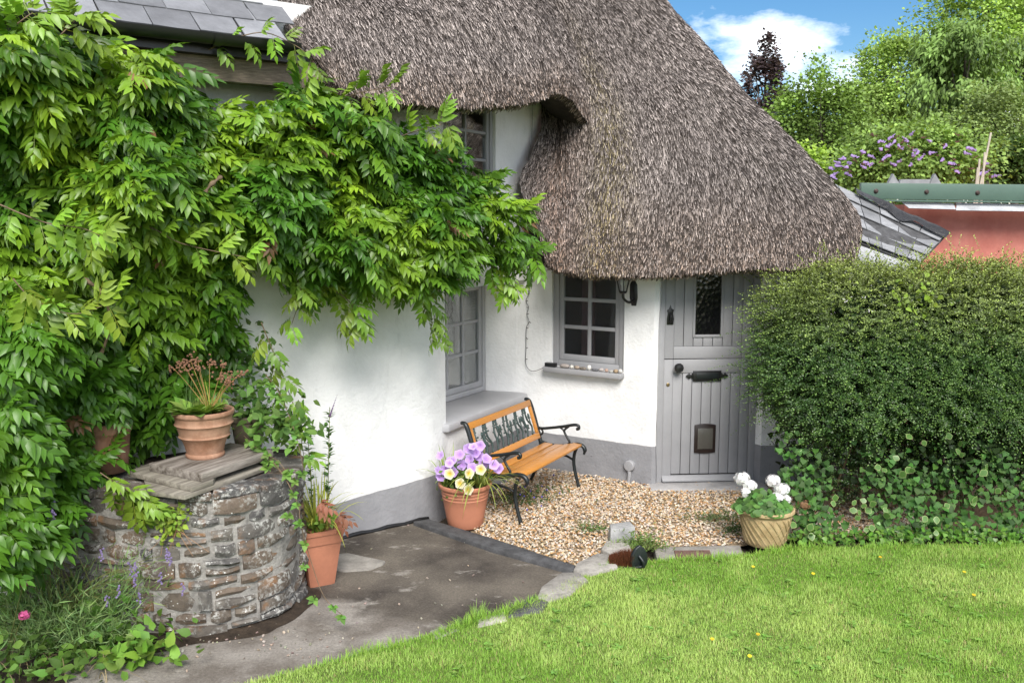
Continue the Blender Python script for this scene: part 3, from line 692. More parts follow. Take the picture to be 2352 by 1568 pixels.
# ================================================================== LEAF TEMPLATES
def leaflet(L=1.0, W=.22, fold=.05, curl=.10):
    V = np.array([[0, 0, 0], [-W * .94, .30 * L, fold], [0, .30 * L, 0], [W * .94, .30 * L, fold], [-W * .76, .62 * L, fold - curl * .6], [0, .62 * L, -curl * .6], [W * .76, .62 * L, fold - curl * .6], [0, L * 1.06, -curl * 1.8]])
    F = np.array([[0, 2, 1], [0, 3, 2], [1, 2, 5], [1, 5, 4], [2, 3, 6], [2, 6, 5], [4, 5, 7], [5, 6, 7]]); return V, F
LT, LTF = leaflet()
DIAM = np.array([[0, 0, 0], [-.5, .45, .08], [.5, .45, .08], [0, 1, -.08]]); DIAF = np.array([[0, 2, 3], [0, 3, 1]])       # small two-face leaf
def disc(n=7, cup=.12):
    V = [[0, 0, -cup]] + [[cos(2 * pi * k / n) * (1 + .08 * (-1) ** k), sin(2 * pi * k / n) * (1 + .08 * (-1) ** k), 0] for k in range(n)]
    return np.array(V), np.array([[0, 1 + k, 1 + (k + 1) % n] for k in range(n)])
BLADE = np.array([[-.5, 0, 0], [.5, 0, 0], [-.4, .5, .05], [.4, .5, .05], [0, 1, .2]]); BLADF = np.array([[0, 1, 3], [0, 3, 2], [2, 3, 4]])
def rdir(n, up=0.0): d = RNG.normal(size=(n, 3)); d = unit(d); d[:, 2] += up; return unit(d)
def leaves(P, d, up, L, Wr, c, T=LT, F=LTF):
    n = len(P); L = np.broadcast_to(L, n); return inst(T, F, P, frames(d, up), np.stack([L * Wr, L, L], 1), c)
def jit(base, n, v=.25, g=.12):
    b = np.atleast_2d(np.array(base, float)) * (1 + (RNG.random((n, 1)) - .5) * 2 * v); return np.clip(b * (1 + (RNG.random((n, 3)) - .5) * 2 * g), 0, 1)
def stalk(mb, p, q, r=.003, bend=.0, n=5, k=6):
    p, q = Vector(p), Vector(q); mid = (p + q) / 2 + Vector((0, 0, bend)); mb.tube([p * (1 - t) ** 2 + mid * 2 * t * (1 - t) + q * t * t for t in [i / k for i in range(k + 1)]], r, n, r * .6)
def blades(c, n, L, spread, col, w=.008, lean=.8):
    """arching strap leaves from a crown point; returns arrays"""
    parts = []
    for i in range(n):
        a = random.uniform(0, 2 * pi); l = random.uniform(*L); s = random.uniform(.2, 1) * spread; o = Vector((cos(a), sin(a), 0)); side = Vector((-sin(a), cos(a), 0)); V = []
        p0 = Vector(c) + o * random.uniform(0, .04) + side * random.uniform(-.04, .04); K = 6
        for k in range(K + 1):
            t = k / K; p = p0 + o * s * t * l + Vector((0, 0, l * (t * (1.0 if s < .4 else .9) - lean * s * t * t))); ww = w * (1 - t) ** .6 * .5
            V += [p - side * ww, p + side * ww]
        F = [[2 * k, 2 * k + 1, 2 * k + 3] for k in range(K)] + [[2 * k, 2 * k + 3, 2 * k + 2] for k in range(K)]
        cc = np.array(col) * random.uniform(.7, 1.3); cs = np.array([cc * (1 + .25 * (j // 2) / K) for j in range(len(V))])
        parts.append((np.array([tuple(v) for v in V]), np.array(F), cs))
    return merge(parts)

# ================================================================== STONE PIER
pier = thing('stone_pier', 'low curved wall of lichen-spotted rubble stone with boards and pots on top', 'stone wall', (-1.87, 5.6, 0))
PP = smooth_path([(-4.0, 6.05), (-3.4, 5.62), (-2.9, 5.36), (-2.5, 5.20), (-2.2, 5.125), (-1.95, 5.11), (-1.72, 5.16), (-1.53, 5.28), (-1.41, 5.45), (-1.365, 5.65), (-1.38, 5.88), (-1.46, 6.12)], 70)
PD = arclen(PP); PL = PD[-1]; PPA = np.array(PP)
def pp(s): return Vector((np.interp(s, PD, PPA[:, 0]), np.interp(s, PD, PPA[:, 1]), 0))
def pn(s):
    t = (pp(min(PL, s + .04)) - pp(max(0, s - .04))).normalized(); return Vector((t.y, -t.x, 0))
mb = MB(); inn = [(pp(s) - pn(s) * .022) for s in np.linspace(0, PL, 60)]
wall_mesh(mb, [(p.x, p.y) for p in inn], -.05, .865, amp=.012, step=.06)
topc = [(p.x, p.y, .865) for p in inn] + [(-2.0, 6.35, .865), (-3.6, 6.3, .865)]
mb.add(topc, [tuple(range(len(topc)))]); mb.build('mortar', MORTAR, pier, 'auto')
z = -.02; row = 0
hs_ = [.10, .085, .13, .075, .11, .085, .10, .075, .105]
for h in hs_:
    s = 1.05 + random.uniform(0, .2)
    while s < PL - .05:
        l = random.choice([.10, .14, .18, .22, .27, .33]) * random.uniform(.85, 1.15); e = min(s + l, PL)
        if e - s > .05:
            sub = [(z, z + h)] if not (h > .095 and random.random() < .3) else [(z, z + h * .5), (z + h * .5, z + h)]
            for a, c in sub:
                g = random.uniform(.009, .018); out = random.uniform(-.012, .014); k = 4; V = []; jz = lambda: random.uniform(-.010, .010)
                A = [s + g + (e - s - 2 * g) * i / (k - 1) for i in range(k)]; zb = [a + g * .8 + jz() for _ in A]; zt = [c - g * .8 + jz() for _ in A]
                zm = [(zb[i] + zt[i]) / 2 for i in range(k)]
                ofs = [[out + random.uniform(-.009, .009) - (.012 if i in (0, k - 1) else 0) for i in range(k)] for _ in range(3)]
                for zz_, of, ed in ((zb, ofs[0], -.008), (zm, ofs[1], .004), (zt, ofs[2], -.008)):
                    for i, q in enumerate(A): p = pp(q) + pn(q) * (of[i] + ed); V.append((p.x, p.y, zz_[i]))
                for zz_ in (zb, zt):
                    for i, q in enumerate(A): p = pp(q) - pn(q) * .06; V.append((p.x, p.y, zz_[i]))
                F = []
                for r in (0, 1): F += [(r * k + i, r * k + i + 1, r * k + k + i + 1, r * k + k + i) for i in range(k - 1)]
                F += [(3 * k + i, 3 * k + i + 1, i + 1, i) for i in range(k - 1)] + [(2 * k + i, 2 * k + i + 1, 4 * k + i + 1, 4 * k + i) for i in range(k - 1)]
                F += [(0, k, 2 * k, 4 * k, 3 * k), (k - 1, 3 * k + k - 1, 4 * k + k - 1, 2 * k + k - 1, k + k - 1)]
                mb = MB(); mb.add(V, F); mb.build('stone', STONE, pier, 'auto')
        s = e
    z += h
s = 1.0
while s < PL - .1:                                      # capping stones
    e = min(PL, s + random.uniform(.16, .36)); mb = MB(); d0, d1 = random.uniform(.2, .3), random.uniform(.2, .3)
    k = 3; A = [s + .006 + (e - s - .012) * i / (k - 1) for i in range(k)]
    P = [pp(q) + pn(q) * random.uniform(-.01, .012) for q in A] + [pp(q) - pn(q) * random.uniform(.22, .3) for q in reversed(A)]
    zt = .868 + random.uniform(0, .022)
    mb.prism([(p.x, p.y, zt - .05) for p in P], (0, 0, .05)); mb.build('coping_stone', STONE, pier, 'auto', .008, 1); s = e
b = MB(); b.add([(-3.4, 5.9, .872), (-1.5, 5.75, .872), (-1.55, 6.2, .872), (-3.4, 6.3, .872)], [(0, 1, 2, 3)]); b.build('pier_fill', SOIL, pier)

fo = np.array([pp(q_)[:2] for q_ in np.linspace(1.0, PL - .3, 40)]); fn = np.array([pn(q_)[:2] for q_ in np.linspace(1.0, PL - .3, 40)])
b = MB(); V_ = []
for i in range(40):
    w_ = .05 + .16 * n1s(i * .35, 1, 0) * (1.0 if i < 30 else .5)
    for k_, z_ in ((-.03, .03), (.02, .016), (w_ * .6, .008), (w_, .0022)): V_.append((*(fo[i] + fn[i] * k_), z_))
b.add(V_, [(4 * i + j, 4 * i + 4 + j, 4 * i + 5 + j, 4 * i + 1 + j) for i in range(39) for j in range(3)]); o_ = b.build('soil_drift', SOIL, None, True); o_['kind'] = 'structure'
def board(pts, zt, th, label, m=None):
    a_, b_ = gz(*pts[1], zt), gz(*pts[2], zt); rz = -math.atan2(b_.y - a_.y, b_.x - a_.x); k = len(pts) * zt
    m = mat('board_wood_%d' % int(zt * 1000), (.15, .115, .085) if zt > .96 else (.27, .235, .19), rough=.85, var=.5, scale=2.6, bump=.3, bscale=8, dist=.003, grain=(1.2, 11, 11), rotz=rz, col2=(.40, .36, .32) if zt > .96 else (.38, .35, .29))
    mb = MB(); mb.prism([gz(x, y, zt) - Vector((0, 0, th)) for x, y in pts], (0, 0, th)); o = mb.build('wooden_board', m, None, 'auto', .004)
    return tag(o, label, 'board', 'boards lying on the stone wall')
board([(338, 1127), (424, 1138), (612, 1072), (560, 1054), (330, 1100)], .915, .026, 'thin split grey board lying lowest on the stone wall')
board([(292, 1082), (440, 1118), (490, 1102), (500, 1078), (350, 1060)], .947, .03, 'weathered grey board in the middle of the stack under the round pot')
board([(342, 1063), (464, 1088), (628, 1033), (530, 1016)], .998, .05, 'thick weathered board on top of the stack carrying the banded round pot')

# ================================================================== POTS
def pot(name, label, c, prof, m, soil_r, soil_z, n=48, group=None, sq=None, cat='flower pot'):
    t = thing(name, label, cat, c, group); b = MB(); b.lathe(prof, c, n, sq); b.build('pot', m, t, 'auto')
    b = MB(); c = Vector(c); V = [c + Vector((0, 0, soil_z + .01))]
    for j in range(24):
        a = 2 * pi * j / 24; k = (abs(cos(a)) ** sq + abs(sin(a)) ** sq) ** (-1 / sq) if sq else 1
        V.append(c + Vector((cos(a) * soil_r * k, sin(a) * soil_r * k, soil_z)))
    b.add(V, [(0, 1 + j, 1 + (j + 1) % 24) for j in range(24)]); b.build('soil', SOIL, t); return t
# banded terracotta pot on the boards
pc = gz(472, 1046, .998)
R = .185
prof = [(0, 0), (.112, 0), (.118, .008), (.118, .02), (.112, .03), (.122, .075), (.135, .11), (.150, .128), (.156, .134), (.150, .142), (.150, .148), (.162, .19), (.168, .205), (.177, .212), (.170, .222), (.170, .235), (.174, .26), (.182, .266), (.187, .278), (.184, .292), (.176, .296), (.168, .29), (.160, .25), (.150, .2)]
pot1 = pot('terracotta_pot', 'round banded terracotta pot with dry seedheads standing on the boards', pc, prof, TERRA2, .166, .262)
V1 = []
n = 60; a = RNG.random(n) * 2 * pi; r = np.sqrt(RNG.random(n)) * .10; P = np.array(pc) + np.stack([np.cos(a) * r - .03, np.sin(a) * r - .03, np.full(n, .27) + RNG.random(n) * .03], 1)
V1.append(leaves(P, unit(np.stack([np.cos(a), np.sin(a), RNG.random(n) * .9 + .1], 1)), np.array([0, 0, 1.]), RNG.uniform(.08, .14, n), 1.6, jit((.22, .36, .08), n)))
V1.append(blades(Vector(pc) + Vector((.06, 0, .27)), 26, (.16, .30), .8, (.25, .27, .05), .008, .9))
V1.append(blades(Vector(pc) + Vector((-.09, .05, .27)), 24, (.16, .32), .5, (.10, .18, .05), .005, .5))
npmesh('foliage', *[q for q in merge(V1)][:2], LEAFS, merge(V1)[2], pot1, True)['kind'] = 'stuff'
mbs = MB(); hd = []
for k in range(13):
    a = random.uniform(-1.1, 1.1); l = random.uniform(.18, .42); q = Vector(pc) + Vector((.03, .02, .27)) + Vector((sin(a) * l * .75 + .04, random.uniform(-.1, .1), l * cos(a * .6)))
    stalk(mbs, Vector(pc) + Vector((.03, .02, .27)), q, .0028, .03); hd.append(q)
mbs.build('seed_stalks', mat('dry_stalk', (.36, .22, .08), var=.2, bump=0), pot1)
mbs = MB()
for q in hd:
    for j in range(14): mbs.ball(q + Vector((random.gauss(0, .018), random.gauss(0, .014), random.gauss(0, .016))), .0075, 5)
mbs.build('seedheads', mat('seedhead', (.26, .135, .085), var=.35, scale=40, bump=0), pot1)['kind'] = 'stuff'
# plain pot half hidden in the wisteria
pc2 = gz(254, 1080, .90)
prof = [(0, 0), (.10, 0), (.105, .01), (.118, .13), (.128, .24), (.132, .245), (.140, .26), (.146, .30), (.143, .315), (.132, .318), (.125, .30), (.115, .2), (.10, .05)]
pot('terracotta_pot', 'plain empty terracotta pot half hidden among the wisteria leaves on the left', pc2, prof, TERRA2, .11, .16)
pc3 = gz(572, 1026, .90)
pot3 = pot('terracotta_pot', 'old dark pot with leafy bramble behind the banded pot on the stone wall', pc3, [(0, 0), (.085, 0), (.09, .01), (.11, .16), (.116, .19), (.126, .195), (.13, .225), (.122, .23), (.112, .2)], mat('old_pot', (.13, .11, .075), var=.4, bump=.4), .11, .2)
n = 190; P = np.array(pc3) + np.array([.02, 0, .27]) + RNG.normal(size=(n, 3)) * np.array([.10, .07, .10])
pr = [leaves(P, rdir(n, .2), RNG.normal(size=(n, 3)) * .5 + np.array([0, -.5, 1.]), RNG.uniform(.04, .08, n), 1.6, jit((.10, .20, .045), n, .4))]
npmesh('foliage', *merge(pr)[:2], LEAFS, merge(pr)[2], pot3, True)['kind'] = 'stuff'
# petunia pot
pc4 = gz(1069, 1204, 0.0)
prof = [(0, .002), (.138, .002), (.143, .01), (.158, .09), (.172, .17), (.184, .235), (.187, .24), (.184, .246), (.188, .262), (.191, .267), (.188, .273), (.192, .289), (.195, .294), (.192, .3), (.196, .318), (.200, .322), (.212, .324), (.217, .334), (.216, .350), (.208, .357), (.196, .352), (.19, .33), (.18, .28), (.17, .2)]
pot4 = pot('petunia_pot', 'ribbed salmon plastic pot of lilac and white petunias beside the bench', pc4, prof, TERRA, .187, .325)
pr = []; n = 520; c4 = np.array(pc4)
P = c4 + np.array([-.01, .0, .38]) + RNG.normal(size=(n, 3)) * np.array([.085, .085, .06])
pr.append(leaves(P, rdir(n, .35), RNG.normal(size=(n, 3)) * .6 + np.array([0, -.3, 1.]), RNG.uniform(.025, .055, n), 1.5, jit((.10, .18, .04), n, .35)))
pr.append(blades(Vector(pc4) + Vector((-.13, -.02, .33)), 44, (.25, .46), .75, (.24, .32, .08), .013, 1.0))
pr.append(blades(Vector(pc4) + Vector((.13, -.04, .33)), 60, (.34, .56), 1.0, (.27, .31, .07), .013, 1.25))
q = merge(pr); npmesh('foliage', q[0], q[1], LEAFS, q[2], pot4, True)['kind'] = 'stuff'
def petunia(P, d, s, colr, throat, name, parent, n=15):
    V = [[0, 0, -.55]] + [[.17 * cos(2 * pi * k / n), .17 * sin(2 * pi * k / n), -.14] for k in range(n)] + [[(1 + .10 * cos(5 * 2 * pi * k / n)) * cos(2 * pi * k / n), (1 + .10 * cos(5 * 2 * pi * k / n)) * sin(2 * pi * k / n), .10 * sin(k * 2.4) + .05 * (-1) ** k] for k in range(n)]
    F = [[0, 1 + k, 1 + (k + 1) % n] for k in range(n)] + [[1 + k, 1 + n + k, 1 + n + (k + 1) % n] for k in range(n)] + [[1 + k, 1 + n + (k + 1) % n, 1 + (k + 1) % n] for k in range(n)]
    for p, dd in zip(P, d):
        M = frame1(dd) @ Matrix.Rotation(radians(-90), 4, 'X')
        M = Vector(dd).to_track_quat('Z', 'Y').to_matrix().to_4x4()
        A = np.array([tuple(Vector(p) + (M @ Vector(v)) * s * 1.0) for v in V]); cc = np.array(colr) * random.uniform(.85, 1.12)
        C = np.array([throat] * (n + 1) + [cc] * n); npmesh(name, A, np.array(F), PETAL, C, parent, True)
pl = [at(x, y, 7.06) for x, y in [(1035, 1060), (1055, 1045), (1075, 1030), (1092, 1042), (1102, 1030), (1060, 1072), (1078, 1055), (1100, 1052), (1118, 1048), (1110, 1064), (1022, 1078), (1012, 1092), (1135, 1064), (1085, 1070), (1040, 1085), (1145, 1078)]]
petunia([p + Vector((0, random.uniform(-.07, .09), random.uniform(-.01, .01))) for p in pl], [Vector((random.gauss(0, .35), -.8, .5 + random.gauss(0, .3))) for _ in pl], .042, (.64, .46, .86), (.50, .28, .68), 'lilac_flower', pot4)
for _ in range(1): petunia([at(random.gauss(1078, 36), random.gauss(1058, 18), random.uniform(6.95, 7.15)) for _k in range(9)], [Vector((random.gauss(0, .5), -.8, .5 + random.gauss(0, .4))) for _k in range(9)], .036, (.70, .55, .88), (.52, .30, .70), 'lilac_flower', pot4)
pl = [at(x, y, 6.90) for x, y in [(1078, 1087), (1057, 1110), (1076, 1124), (1104, 1078), (1032, 1088)]]
petunia(pl, [Vector((random.gauss(0, .3), -.9, .25)) for _ in pl], .042, (.82, .80, .66), (.80, .58, .08), 'white_flower', pot4)
# lattice pot with geraniums
pc5 = gz(1756, 1244, .03)
prof = [(0, 0), (.148, 0), (.152, .006), (.176, .15), (.192, .232), (.190, .238), (.206, .244), (.214, .256), (.212, .272), (.202, .278), (.19, .27), (.18, .2)]
pot5 = pot('geranium_pot', 'sand coloured pot with diagonal ribs and white geraniums at the lawn edge', pc5, prof, SAND, .186, .245, 64)
b = MB()
for k in range(22):
    for sgn, rr, off in ((1, .0045, 0), (1, .003, .05), (-1, .0028, .0)):
        if sgn < 0 and k % 2: continue
        a0 = 2 * pi * k / 22 + off; pth = []
        for i in range(9):
            t = i / 8; zz_ = .012 + t * .215; rr_ = .1515 + (.192 - .1515) * t + .0015; a = a0 - sgn * t * .85
            pth.append(Vector(pc5) + Vector((cos(a) * rr_, sin(a) * rr_, zz_)))
        b.tube(pth, rr, 5)
b.build('ribs', SAND, pot5, True)
DT, DF = disc(9, .16); pr = []; n = 330; c5 = np.array(pc5)
a = RNG.random(n) * 2 * pi; r = np.sqrt(RNG.random(n)) * .21; P = c5 + np.stack([np.cos(a) * r - .02, np.sin(a) * r, .27 + (1 - (r / .2) ** 2) * .13 * RNG.random(n) + RNG.random(n) * .02], 1)
nn = unit(np.stack([np.cos(a) * .5, np.sin(a) * .5 - .35, .8 + 0 * a], 1) + RNG.normal(size=(n, 3)) * .25)
pr.append(inst(DT, DF, P, frames(np.cross(nn, np.array([1., 0, 0])), nn), RNG.uniform(.018, .034, n), jit((.08, .175, .04), n, .55)))
q = merge(pr); npmesh('foliage', q[0], q[1], LEAFS, q[2], pot5, True)['kind'] = 'stuff'
def floret_head(c, r, n, colr, name, parent, sz=.017, zf=.8):
    d = rdir(n); d[:, 1] -= .3; d = unit(d); P = np.array(c) + d * r * RNG.uniform(.55, 1.05, (n, 1)) * np.array([1, 1, zf]); T, F = disc(5, .25)
    return npmesh(name, *inst(T, F, P, frames(np.cross(d, np.array([.3, .2, 1.])), d), RNG.uniform(sz * .7, sz * 1.2, n), None)[:2], PETAL, np.repeat(jit(colr, n, .08, .03), len(T), 0), parent, True)
WH = (.84, .83, .82)
for (x, y, Y, r_, nf) in ((1704, 1098, 6.78, .058, 110), (1722, 1114, 6.74, .05, 90), (1714, 1130, 6.72, .045, 60), (1776, 1104, 6.72, .055, 110), (1796, 1122, 6.66, .055, 100), (1786, 1142, 6.64, .05, 80), (1803, 1145, 6.66, .04, 50)):
    floret_head(at(x, y, Y), r_, nf, WH, 'white_flower_head', pot5, .021)
floret_head(at(1846, 1158, 6.7), .05, 60, (.26, .15, .08), 'dead_flower_head', pot5, .012)
b = MB()
for x, y, Y in ((1710, 1115, 6.78), (1785, 1130, 6.7), (1842, 1165, 6.72)): stalk(b, Vector(pc5) + Vector((0, 0, .27)), at(x, y, Y), .004, .02)
b.build('flower_stalk', GSTEM, pot5)
# square planter behind the pier
sqc = gz(733, 1334, 0.0)
t6 = thing('square_planter', 'square terracotta planter with straggly grasses squeezed beside the stone wall', 'planter', sqc)
b = MB(Matrix.Translation(sqc) @ Matrix.Rotation(radians(28), 4, 'Z'))
lv = [(.095, 0), (.098, .01), (.142, .30), (.142, .302), (.152, .306), (.158, .37), (.168, .374), (.17, .40), (.158, .402), (.15, .37)]
b.lathe([(r_ * .94, z_) for r_, z_ in lv], (0, 0, 0), 32, 9); b.add([(-.15, -.15, .375), (.15, -.15, .375), (.15, .15, .375), (-.15, .15, .375)], [(0, 1, 2, 3)])
b.build('pot', TERRA3, t6, 'auto')
pr = [blades(sqc + Vector((0, 0, .38)), 80, (.2, .6), .8, (.30, .33, .06), .013, .9), blades(sqc + Vector((.05, -.05, .38)), 16, (.45, .8), 1.2, (.34, .36, .07), .012, .9)]
n = 130; P = np.array(sqc) + np.array([0, 0, .42]) + RNG.normal(size=(n, 3)) * np.array([.08, .08, .03]); pr.append(leaves(P, rdir(n, .3), RNG.normal(size=(n, 3)) * .4 + np.array([0, 0, 1.]), RNG.uniform(.03, .07, n), 1.5, jit((.16, .28, .05), n)))
for bx, by, hh in ((-.03, .03, .62), (.05, .08, .78), (-.1, .06, .55)):
    k = 110; tt = RNG.random(k); a = RNG.random(k) * 6.3; P = np.array(sqc) + np.stack([bx + tt * bx * .8, by + 0 * tt, .40 + tt * hh], 1)
    pr.append(leaves(P, unit(np.stack([np.cos(a), np.sin(a), .5 + 0 * a], 1)), np.array([0, 0, 1.]), RNG.uniform(.03, .055, k), 1.1, jit((.09, .19, .05), k, .3)))
q = merge(pr); npmesh('foliage', q[0], q[1], LEAFS, q[2], t6, True)['kind'] = 'stuff'
b = MB()
for bx, by, hh in ((-.03, .03, .64), (.05, .08, .8), (-.1, .06, .57)): stalk(b, sqc + Vector((bx, by, .38)), sqc + Vector((bx * 1.8, by, .4 + hh)), .004)
b.build('flower_stalk', GSTEM, t6)
b = MB(); p_ = sqc + Vector((.09, .08, 1.16))
for j in range(14): b.ball(p_ + Vector((j * .004, 0, j * .011 - .02)), .008 * (1 - j / 18), 5)
b.build('purple_flower_spike', mat('purple', (.11, .05, .15), var=.3, bump=0), t6)

# ================================================================== BENCH
FL, FR = gz(1197, 1203), gz(1330, 1120); wv = (FR - FL); BW = wv.length; wv.normalize(); bv = Vector((-wv.y, wv.x, 0))
MBN = Matrix(((wv.x, bv.x, 0, FL.x), (wv.y, bv.y, 0, FL.y), (0, 0, 1, 0), (0, 0, 0, 1)))
bench = thing('garden_bench', 'small garden bench with varnished slats and black cast iron rose panel', 'bench', FL)
def bez(P, n=16): return [tuple(q) for q in crom(P, n)]
for bx in (0.0, BW):
    b = MB(MBN); Y = lambda pts: [(bx, y, z_) for y, z_ in pts]
    b.tube(bez(Y([(.0, .005), (.03, .10), (.055, .22), (.05, .31), (.03, .37)])), .019, 8, .020, .75); b.build('leg', IRON, bench, True)
    b = MB(MBN); b.tube(bez(Y([(.50, .005), (.455, .10), (.40, .20), (.385, .29), (.40, .37)])), .019, 8, .020, .75); b.build('leg', IRON, bench, True)
    b = MB(MBN); b.tube(bez(Y([(-.045, .325), (-.055, .365), (-.03, .40), (.03, .408), (.12, .385), (.22, .37), (.32, .37), (.40, .395)]), 26), [.014] * 3 + [.022] * 20 + [.02] * 3, 8, None, .85); b.build('seat_rail', IRON, bench, True)
    b = MB(MBN); b.tube(bez(Y([(.05, .25), (.13, .285), (.25, .29), (.38, .25)]), 14), .011, 8); b.build('stretcher', IRON, bench, True)
    b = MB(MBN); b.tube(bez(Y([(.385, .34), (.40, .40), (.435, .52), (.475, .65), (.51, .745), (.535, .775), (.565, .775)]), 20), [.022] * 15 + [.02, .019, .018, .017, .016], 8, None, .9); b.build('back_post', IRON, bench, True)
    b = MB(MBN); b.tube(bez(Y([(.445, .535), (.40, .515), (.30, .53), (.16, .56), (.06, .585), (.015, .583), (.008, .558), (.03, .548)]), 24), .013, 8, .015, 1.1)
    b.tube(bez(Y([(.11, .565), (.155, .52), (.125, .46), (.10, .42), (.12, .395)]), 14), .011, 8)
    b.tube(bez(Y([(.20, .548), (.17, .53), (.155, .51)]), 6), .009, 6); b.tube(bez(Y([(.40, .515), (.375, .49), (.385, .46), (.415, .455)]), 8), .009, 6); b.build('armrest', IRON, bench, True)
for y0, y1, z0, z1 in ((-.03, .055, .418, .425), (.065, .15, .417, .398), (.16, .245, .395, .388), (.265, .35, .388, .392)):
    b = MB(MBN); hx = .014; b.add([(hx, y0, z0 - .022), (BW - hx, y0, z0 - .022), (BW - hx, y1, z1 - .022), (hx, y1, z1 - .022), (hx, y0, z0), (BW - hx, y0, z0), (BW - hx, y1, z1), (hx, y1, z1)],
        [(0, 3, 2, 1), (4, 5, 6, 7), (0, 1, 5, 4), (1, 2, 6, 5), (2, 3, 7, 6), (3, 0, 4, 7)]); b.build('seat_slat', WOODB, bench, 'auto', .005)
pb0, pb1 = Vector((0, .402, .425)), Vector((0, .518, .775)); bu = (pb1 - pb0).normalized(); bnv = Vector((0, -bu.z, bu.y)); BH = (pb1 - pb0).length
MBK = MBN @ Matrix(((1, bu.x, bnv.x, 0), (0, bu.y, bnv.y, pb0.y), (0, bu.z, bnv.z, pb0.z), (0, 0, 0, 1)))
for nm, q in (('back_rail', (.016, BW - .016, 0, .056)), ('back_rail', (.016, BW - .016, BH - .056, BH)), ('back_stile', (.020, .052, .058, BH - .058)), ('back_stile', (BW - .052, BW - .020, .058, BH - .058))):
    b = MB(MBK); b.box(q[0], q[1], q[2], q[3], -.012, .014); b.build(nm, WOODB, bench, 'auto', .004)
b = MB(MBK); y0, y1 = .054, BH - .054; ww_ = BW - .12; hh = y1 - y0
rs = random.Random(4)
def rose(x, y, r):
    for k in range(3): b.ball((x, y, 0), r * (1 - .26 * k), 8, (.8, 1.15, .28 + .22 * k))
    for sg in (-1, 1): b.ball((x + sg * r * .8, y - r * .9, 0), r * .6, 6, (.9, .5, .2))
for i in range(11):
    xb = .07 + ww_ * (i + .25) / 11; lean = rs.uniform(.01, .06) * (1 if i % 2 else -.6); pts = [(xb, y0, 0), (xb + .02, y0 + hh * .3, .003), (xb + lean * .6 - .01, y0 + hh * .6, 0), (xb + lean + .01, y1, 0)]
    b.tube(bez(pts, 12), .0085, 6)
    bx2 = xb + lean + rs.choice((-1, 1)) * .05; b.tube(bez([pts[1], ((pts[1][0] + bx2) / 2, y0 + hh * .42, 0), (bx2, y0 + hh * .62, 0)], 8), .006, 6)
    rose(bx2, y0 + hh * .68, .024); rose(xb + lean * .9, y0 + hh * .9, .022)
    if i % 2: rose(xb + .045, y0 + hh * .33, .022)
    for _ in range(3):
        t = rs.uniform(.15, .85); b.ball((xb + lean * t + rs.choice((-1, 1)) * .024, y0 + hh * t, 0), .019, 6, (1.0, .5, .22))
b.build('rose_panel', IRONG, bench, True)

# ================================================================== SMALL FIXTURES
# wall lantern
lp = on(1452, 668, pEF - nEF * -.0, nEF); lan = thing('wall_lantern', 'black carriage lantern on the white wall between window and door', 'lantern', lp)
ML = Matrix(((dEF.x, -nEF.x, 0, lp.x), (dEF.y, -nEF.y, 0, lp.y), (0, 0, 1, lp.z), (0, 0, 0, 1)))
b = MB(ML); b.prism([(.0, -.012, -.135), (.045, -.012, -.135), (.06, -.012, -.06), (.055, -.012, .06), (.03, -.012, .10), (0, -.012, .10), (-.02, -.012, .06), (-.02, -.012, -.06)], (0, .02, 0)); b.build('back_plate', BLACKP, lan, 'auto', .004)
b = MB(ML); b.tube(bez([(.02, -.01, -.08), (.0, -.07, -.10), (-.03, -.12, -.06), (-.035, -.125, -.01)], 12), .012, 8); b.lathe([(.001, -.02), (.03, -.015), (.038, .0), (.038, .006), (.001, .006)], (-.035, -.125, .0), 12); b.build('bracket', BLACKP, lan, True)
b = MB(ML)
for k in range(6):
    a = 2 * pi * k / 6; b.tube([(-.035 + cos(a) * .036, -.125 + sin(a) * .036, .0), (-.035 + cos(a) * .075, -.125 + sin(a) * .075, .16)], .0045, 5)
b.lathe([(.085, .16), (.088, .168), (.05, .21), (.02, .235), (.008, .27)], (-.035, -.125, 0), 6); b.build('frame', BLACKP, lan)
b = MB(ML); b.lathe([(.034, .004), (.072, .158)], (-.035, -.125, 0), 6); b.build('pane', GLASS, lan)
b = MB(ML); b.lathe([(.012, .006), (.013, .05), (.022, .07), (.022, .1), (.001, .12)], (-.035, -.125, 0), 12); b.build('bulb', WHITEW, lan, True)
# pipe stub on the plinth
pp_ = on(1447, 1068, pEF, nEF); MPp = Matrix(((dEF.x, -nEF.x, 0, pp_.x), (dEF.y, -nEF.y, 0, pp_.y), (0, 0, 1, pp_.z), (0, 0, 0, 1)))
pipe = thing('capped_pipe', 'grey painted capped pipe stub low on the plinth left of the door', 'pipe', pp_)
b = MB(MPp @ Matrix.Rotation(radians(90), 4, 'X')); b.lathe([(.052, -.005), (.052, .03), (.044, .038), (.001, .04)], (0, 0, 0), 20); b.build('cap', GREYP, pipe, 'auto')
b = MB(MPp); b.tube(bez([(0, -.015, -.02), (.004, -.02, -.1), (-.012, -.018, -.2), (-.012, -.012, -.26)], 12), .02, 8, .014); b.build('downpipe', GREYP, pipe, True)
